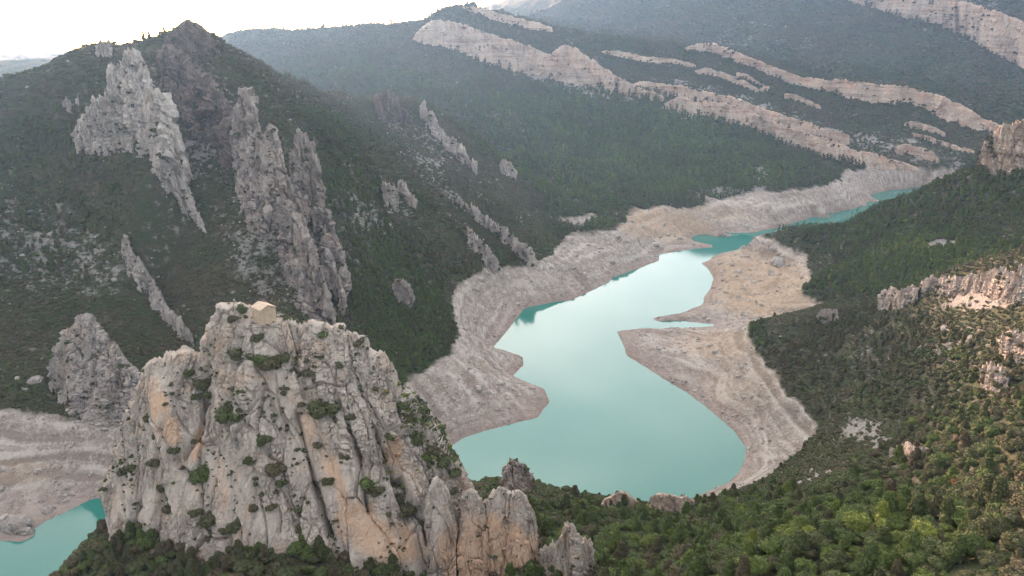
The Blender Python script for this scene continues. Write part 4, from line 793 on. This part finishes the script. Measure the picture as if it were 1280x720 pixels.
# the largest in view become individuals
cu = np.array([c[0] for c in crest]); cvv = np.array([c[1] for c in crest]); ct_r = np.array([c[2] for c in crest])
hidden = (pu > 138) & (pu < 700) & (pr > np.interp(pu, cu, ct_r) - 8) & (pv > np.interp(pu, cu, cvv))
infr = (pu > 2) & (pu < 1278) & (pv > 0) & (pv < 735) & ~hidden
size_px = np.where(infr & (pr < 600), wid / np.hypot(pr, pz - H) * FPX, 0)
order = np.argsort(-size_px)[:300]; solo = np.zeros(n, bool); solo[order] = True
rest = ~solo
for nm, lo, hi, coll, ix in (('near_woodland', 0, 430, PC_NEAR, idx), ('middle_woodland', 430, 1250, PC_MID, np.where(pine, rng.integers(2, 4, n), idx)), ('distant_woodland', 1250, 9e3, PC_FAR, idxf)):
    k = rest & (pr >= lo) & (pr < hi); scatter(nm, PT[k], SCL[k], rot[k], ix[k], tint[k], coll)

LAND = [('the lone pointed pinnacle', 718, 690), ('the square cut red shore rock', 840, 628), ('the tan water edge rock shelf', 778, 625), ('the dark rock knob', 646, 598), ('the red rock ledge', 1140, 562), ('the bare pinkish earth patch', 1145, 632), ('the small orange bush', 1197, 607),
        ('the pale scree patch', 1010, 605), ('the outcrop below the right rocks', 1243, 475), ('the right edge rocks', 1275, 440), ('the bottom right corner', 1279, 719), ('the bottom edge centre', 860, 719), ('the right bottom edge', 1060, 719), ('the stretch of bare shore', 960, 575),
        ('the foot of the big crag', 330, 690), ('the lower left crag end', 140, 680), ('the bottom left bushes', 90, 715), ('the low rounded grey rock', 690, 700), ('the crag base pinnacles', 620, 715), ('the stony ledge', 1200, 655), ('the lower right edge', 1279, 640), ('the grassy crag shoulder', 545, 560), ('the lowest slab of the crag', 450, 712)]
TN = [(.15, 'near black green'), (.27, 'dark green'), (.38, 'dull olive green'), (.5, 'mid green'), (.62, 'grass green'), (.75, 'fresh green'), (.9, 'yellow green')]
def place_words(u, v):
    d = [(math.hypot(u - a, (v - b) * 1.3), nm, a, b) for nm, a, b in LAND]; d.sort(); dist, nm, a, b = d[0]
    far = 'touching' if dist < 16 else 'just' if dist < 38 else ''
    du, dv = u - a, v - b
    w = ('right of' if du > 0 else 'left of') if abs(du) > abs(dv) * 1.2 else ('below' if dv > 0 else 'above')
    return f'touching {nm}' if dist < 12 else f'{"just " if dist < 38 else ""}{w} {nm}'
recs = []
for q, i in enumerate(order):
    kind = 'pine_tree' if pine[i] else ('oak_tree' if isw[i] else 'bush')
    tn = next(nm for lim, nm in TN if tint[i] <= lim or lim == .9)
    sz = 'large' if size_px[i] > 30 else 'medium' if size_px[i] > 20 else 'small'
    form = {'pine_tree': 'upright pine', 'oak_tree': 'rounded oak', 'bush': 'low bush'}[kind]
    tn = {'near black green': 'blackish', 'dull olive green': 'olive'}.get(tn, tn)
    lb = f'{sz} {tn} {form} {place_words(pu[i], pv[i])}'; lb = lb if len(lb.split()) < 13 else f'{tn} {form} {place_words(pu[i], pv[i])}'
    recs.append([lb, kind, int(i)])
ORD = ['leftmost', 'second from left', 'third from left', 'fourth from left', 'fifth from left', 'sixth from left', 'seventh from left', 'eighth from left', 'ninth from left', 'tenth from left']
by = {}
for r_ in recs: by.setdefault(r_[0], []).append(r_)
for lab, rs in by.items():
    if len(rs) > 1:
        rs.sort(key=lambda r_: pu[r_[2]])
        for k_, r_ in enumerate(rs): r_[0] = lab + ', ' + (ORD[k_] if k_ < 10 else 'rightmost')
def put_plant(kind, i_loc, sx, sz_, rz, tn, crown, trunk, label, group, cat):
    root = empty(kind, i_loc); root.rotation_euler = (0, 0, rz); root.scale = (sx, sx, sz_)
    cr = obj('crown', crown, root); cr['tint'] = float(tn); obj('trunk', trunk, root); tag(root, label, cat, group); return root
for lab, kind, i in recs:
    cm = NEAR[3] if kind == 'pine_tree' else NEAR[5] if kind == 'bush' else NEAR[[0, 1, 2, 4][i % 4]]
    put_plant(kind, PT[i], wid[i] * 1.05, hgt[i] * 1.05, rot[i], tint[i], cm, TRUNK[i % 3], lab, {'pine_tree': 'pines on the near slopes', 'oak_tree': 'oaks on the near slopes', 'bush': 'bushes on the near slopes'}[kind], {'pine_tree': 'pine tree', 'oak_tree': 'oak tree', 'bush': 'bush'}[kind])

# shrubs rooted in the clefts of the crag
from mathutils.bvhtree import BVHTree
nrc, nuc = PC.shape[:2]; sub = PC[::2, ::2]; a_, b_ = sub.shape[:2]; i_, j_ = np.meshgrid(np.arange(a_ - 1), np.arange(b_ - 1), indexing='ij')
bv = BVHTree.FromPolygons(sub.reshape(-1, 3).tolist(), np.stack([i_ * b_ + j_, i_ * b_ + j_ + 1, (i_ + 1) * b_ + j_ + 1, (i_ + 1) * b_ + j_], -1).reshape(-1, 4).tolist())
def crag_hit(u, v):
    p = at(u, v, 300.) - np.array([0, 0, H]); p /= np.linalg.norm(p); h = bv.ray_cast(Vector((0, 0, H)), Vector(p)); return h[0]
SHR = [(288,516,18,.25,'large dark round shrub in the middle of the crag face'),(302,441,18,.3,'big green shrub on the ledge left below the chapel'),(322,448,15,.35,'olive shrub beside the big shrub below the chapel'),(340,452,17,.3,'wide olive shrub on the ledge under the chapel'),(352,447,13,.25,'dark shrub at the right end of the ledge under the chapel'),
 (323,420,9,.2,'small dark shrub directly beneath the chapel'),(300,384,11,.3,'green shrub on the crest left of the chapel'),(292,397,9,.25,'shrub on the left shoulder below the crest shrub'),(405,508,20,.2,'large dark shrub on the right face above the pale slab'),(462,602,16,.6,'bright green shrub in the cleft right of the pale slab'),(470,612,14,.2,'dark shrub behind the bright green one'),
 (263,646,17,.15,'broad dark shrub low on the crag above its foot'),(245,640,9,.2,'small shrub left of the broad dark one low on the crag'),(294,655,12,.15,'upright dark shrub low on the crag right of the broad one'),(280,662,8,.2,'small shrub between the low dark ones'),(331,548,13,.2,'shrub in the narrow gully left of the pale slab, upper'),(345,585,14,.15,'shrub in the narrow gully left of the pale slab, lower'),
 (352,603,10,.2,'small shrub beneath the gully shrubs'),(313,575,10,.2,'shrub in the short cleft left of the gully'),(318,633,9,.2,'dark shrub at the bottom of the middle cleft'),(340,633,8,.2,'little shrub at the lower end of the gully'),(252,588,16,.35,'long olive shrub on the slanting ledge, right half'),(243,597,12,.3,'olive shrub on the slanting ledge, left half'),
 (237,465,9,.2,'shrub at the top beside the orange slab'),(255,478,12,.2,'shrub in the notch right of the orange slab'),(262,492,11,.25,'shrub lower in the notch right of the orange slab'),(247,495,8,.2,'small shrub at the edge of the orange slab'),(185,522,7,.2,'tiny shrub left of the orange slab'),(165,583,9,.15,'shrub on the left shoulder of the crag'),(152,588,7,.2,'small shrub on the left rim of the crag'),
 (192,577,10,.15,'dark shrub on the broken left shoulder'),(203,608,9,.3,'olive shrub low on the left shoulder'),(210,635,8,.2,'shrub above the foot of the left shoulder'),(175,655,9,.15,'shrub at the lower left rim'),(412,600,10,.2,'shrub in the orange cleft of the right face'),(397,555,8,.2,'little shrub at the top of the orange cleft'),(386,465,9,.2,'shrub in the upper right face'),
 (423,455,7,.2,'small shrub on the upper right rim'),(403,418,8,.5,'yellowish tuft on the crest right of the chapel'),(500,620,14,.12,'dark shrub in the deep cleft, upper'),(508,634,15,.12,'dark shrub in the deep cleft, middle'),(525,655,13,.12,'dark shrub in the deep cleft, lower'),(553,640,12,.2,'shrub behind the tall pillar'),(562,655,10,.2,'shrub at the root of the tall pillar'),
 (566,612,9,.3,'shrub on the shoulder left of the pinnacles'),(602,632,9,.3,'shrub in the gap between the two crest pinnacles'),(655,640,8,.1,'small dark shrub near the top of the last pinnacle'),(520,548,14,.4,'green shrub on the grassy shoulder, left'),(488,545,9,.4,'small shrub left of the grassy shoulder'),(505,505,12,.3,'shrub at the top of the grassy shoulder'),
 (512,520,11,.35,'shrub on the upper grassy shoulder'),(540,560,13,.25,'dark shrub on the right rim of the grassy shoulder'),(552,575,14,.3,'green shrub lower on the right rim of the grassy shoulder'),(530,570,10,.5,'yellow brown shrub on the grassy shoulder'),(566,590,13,.25,'shrub at the lower right rim of the crag'),(545,600,11,.45,'olive shrub in the lower grassy shoulder'),(500,470,9,.2,'shrub on the right skyline of the crag'),(445,430,8,.25,'shrub on the right crest of the crag'),
 (370,400,7,.5,'tuft of green on the slope right of the chapel'),(358,398,6,.45,'small green tuft beside the chapel wall'),(218,562,8,.2,'shrub under the orange slab'),(430,570,8,.15,'small shrub beside the orange cleft'),(375,505,7,.15,'tiny shrub above the pale slab'),(440,520,9,.2,'shrub right of the large shrub on the right face')]
for q, (u, v, px, tn, lab) in enumerate(SHR):
    h = crag_hit(u, v)
    if h is None: print('miss', lab); continue
    w = px * math.hypot(h.x, h.y) / math.cos(.5) / FPX
    loc = h + Vector((0, h.y * -.0 - .12 * w, -.45 * w))
    root = empty('cliff_shrub', loc); root.rotation_euler = (R(12), 0, q * 2.4); root.scale = (w * 1.7, w * 1.7, w * 1.6)
    me = BUSH[q % 4]; c2 = obj('crown', me, root); c2['tint'] = tn; obj('trunk', TRUNK[q % 3], root)
    tag(root, lab, 'shrub', 'shrubs rooted in the clefts of the crag')
sp_ = np.concatenate([a for a, b in SCRUB]); sw = np.concatenate([b for a, b in SCRUB]); m = len(sp_); print('scrub', m); su_, sv_ = project(*sp_.T)
scatter('cliff_scrub', sp_ - np.array([0, 0, .2]) * sw[:, None], np.stack([sw, sw, sw * rng.uniform(.7, 1.1, m)], -1), rng.uniform(0, 6.28, m), rng.integers(0, 4, m), np.clip(rng.normal(.22, .12, m) + np.where((np.hypot(sp_[:, 0], sp_[:, 1]) < 340) & (su_ > 480) & (su_ < 610) & (sv_ < 610), rng.choice([-.1, .2, .5, .75], m), 0), 0, 1.15), PC_SCRUB)
# the one reddish bush on the right slope
th_r = hit([1197], [609]); q = at(1197, 609, th_r[0]); put_plant('bush', q - [0, 0, .5], 4.6, 4.6, 1.0, 1.3, NEAR[0], TRUNK[0], 'small rust orange bush standing alone among green bushes on the right slope', 'bushes on the near slopes', 'bush')

# ------------------------------------------------------------------ boulders
MAT_BOULDER = rock_material('boulder_stone', (.34, .30, .265), (.54, .49, .43), (.42, .32, .25), 1.2, (0, 0, 0), vegamt=0)
def boulder_mesh(name, seed):
    bm = bmesh.new(); bmesh.ops.create_icosphere(bm, subdivisions=4, radius=.5); v = np.array([x.co[:] for x in bm.verts]); f = np.array([[x.index for x in g.verts] for g in bm.faces]); bm.free()
    c1, c2, ci_, co = cells(v * 2.6 + seed * 3.7, seed); d = .88 + .28 * (ci_ - .5) + .16 * fbm3(v * 3 + seed, 3, seed) - .08 * (1 - sstep(0, .15, c2 - c1))
    return mesh_np(name, v * d[:, None] * np.array([1, .85, .72]), f, MAT_BOULDER, False)
BO = [boulder_mesh('boulder', 3 + k) for k in range(4)]
BL = [(22,660,30,'largest rounded boulder at the water edge in the lower left'),(8,655,22,'boulder cut by the left picture edge at the water'),(33,666,14,'lower boulder leaning on the largest water edge boulder'),(60,640,15,'boulder on the shore right of the largest one'),(45,478,16,'round white boulder in dark scrub at the far left'),
 (22,474,7,'small white stone left of the round white boulder'),(32,488,6,'small stone under the round white boulder'),(90,618,8,'pale stone above the little cove'),(48,590,9,'pale stone in the middle of the left shore'),(70,543,9,'pale stone near the top of the left shore'),(75,606,7,'small pale stone in the lower left shore'),
 (625,480,11,'pale stone in the middle of the shore headland'),(598,487,12,'broken pale block on the shore headland, left of another'),(844,441,5,'small white stone on the right hand peninsula'),(962,551,6,'white stone on the right shore'),(610,492,9,'block in the middle of the shore headland, right of another'),(1,612,10,'stone at the left picture edge on the shore')]
for q, (u, v, px, lab) in enumerate(BL):
    r_ = hit([u], [v])[0]; p = at(u, v, r_); w = px * math.hypot(r_, p[2] - H) / FPX
    o = obj('boulder', BO[q % 4], loc=(p[0], p[1], p[2] + .12 * w)); o.scale = (w, w, w); o.rotation_euler = (0, 0, q * 1.7); tag(o, lab, 'boulder', 'boulders on the shore and slopes')
# loose stones, too many to count
PC_ST = proto_collection('stone', [boulder_mesh('stone', 21 + k) for k in range(1)])
SX, SY, SS = [], [], []
for a, b in ((380, 560), (560, 800), (800, 1100), (1100, 1500)):
    x, y = grid_points(a, b, (.0075 * a)); SX.append(x); SY.append(y); SS.append(np.full(len(x), .0022 * a))
SX = np.concatenate(SX); SY = np.concatenate(SY); SS = np.concatenate(SS); sr = np.hypot(SX, SY); st = np.arctan2(SX, SY); sz_ = sample(Z1, sr, st); sb = sample(bare, sr, st); sk = sample(rock, sr, st)
dn = fbm2(SX / 25, SY / 25, 3, 501)
k = (sz_ > .6) & (((sb > .5) & (dn > .02)) | ((sb < .5) & (sk + .4 * dn > .38))) & ((sz_ + 6 - H) / sr > sample(QV, sr * .985, st))
m = int(k.sum()); sc_ = (SS[k] * np.where(sb[k] > .5, 1, np.where(sr[k] > 650, .55, .8)) * rng.lognormal(-.15, .6, m))[:, None] * np.array([1, 1, .8]); tl = rng.uniform(-.5, .5, (m, 3)); tl[:, 2] = rng.uniform(0, 6.28, m)
scatter('loose_stones', np.stack([SX[k], SY[k], sz_[k]], -1), sc_ * 1.6, tl[:, 2], np.zeros(m), np.zeros(m), PC_ST, tilt=tl); print('stones', m)

# ------------------------------------------------------------------ the air
zmax = float(Z1.max()) + 60; zmin = float(min(Z1.min(), -14)) - 1; hb = 9600
hm = bpy.data.materials.new('haze_air'); hm.use_nodes = True; ht = hm.node_tree; ht.nodes.clear(); ho = ht.nodes.new('ShaderNodeOutputMaterial'); hv = ht.nodes.new('ShaderNodeVolumePrincipled')
hv.inputs['Color'].default_value = (.30, .56, 1, 1); hv.inputs['Density'].default_value = HAZE; hv.inputs['Anisotropy'].default_value = .45; ht.links.new(hv.outputs[0], ho.inputs['Volume'])
hx = np.array([(x, y, z) for z in (zmin, zmax) for x, y in ((-hb, -hb), (hb, -hb), (hb, hb), (-hb, hb))]); hf = np.array([(3, 2, 1, 0), (4, 5, 6, 7), (0, 1, 5, 4), (1, 2, 6, 5), (2, 3, 7, 6), (3, 0, 4, 7)])
hz = obj('haze', mesh_np('haze', hx, hf, hm)); tag(hz, kind='stuff'); print('haze top', zmax)
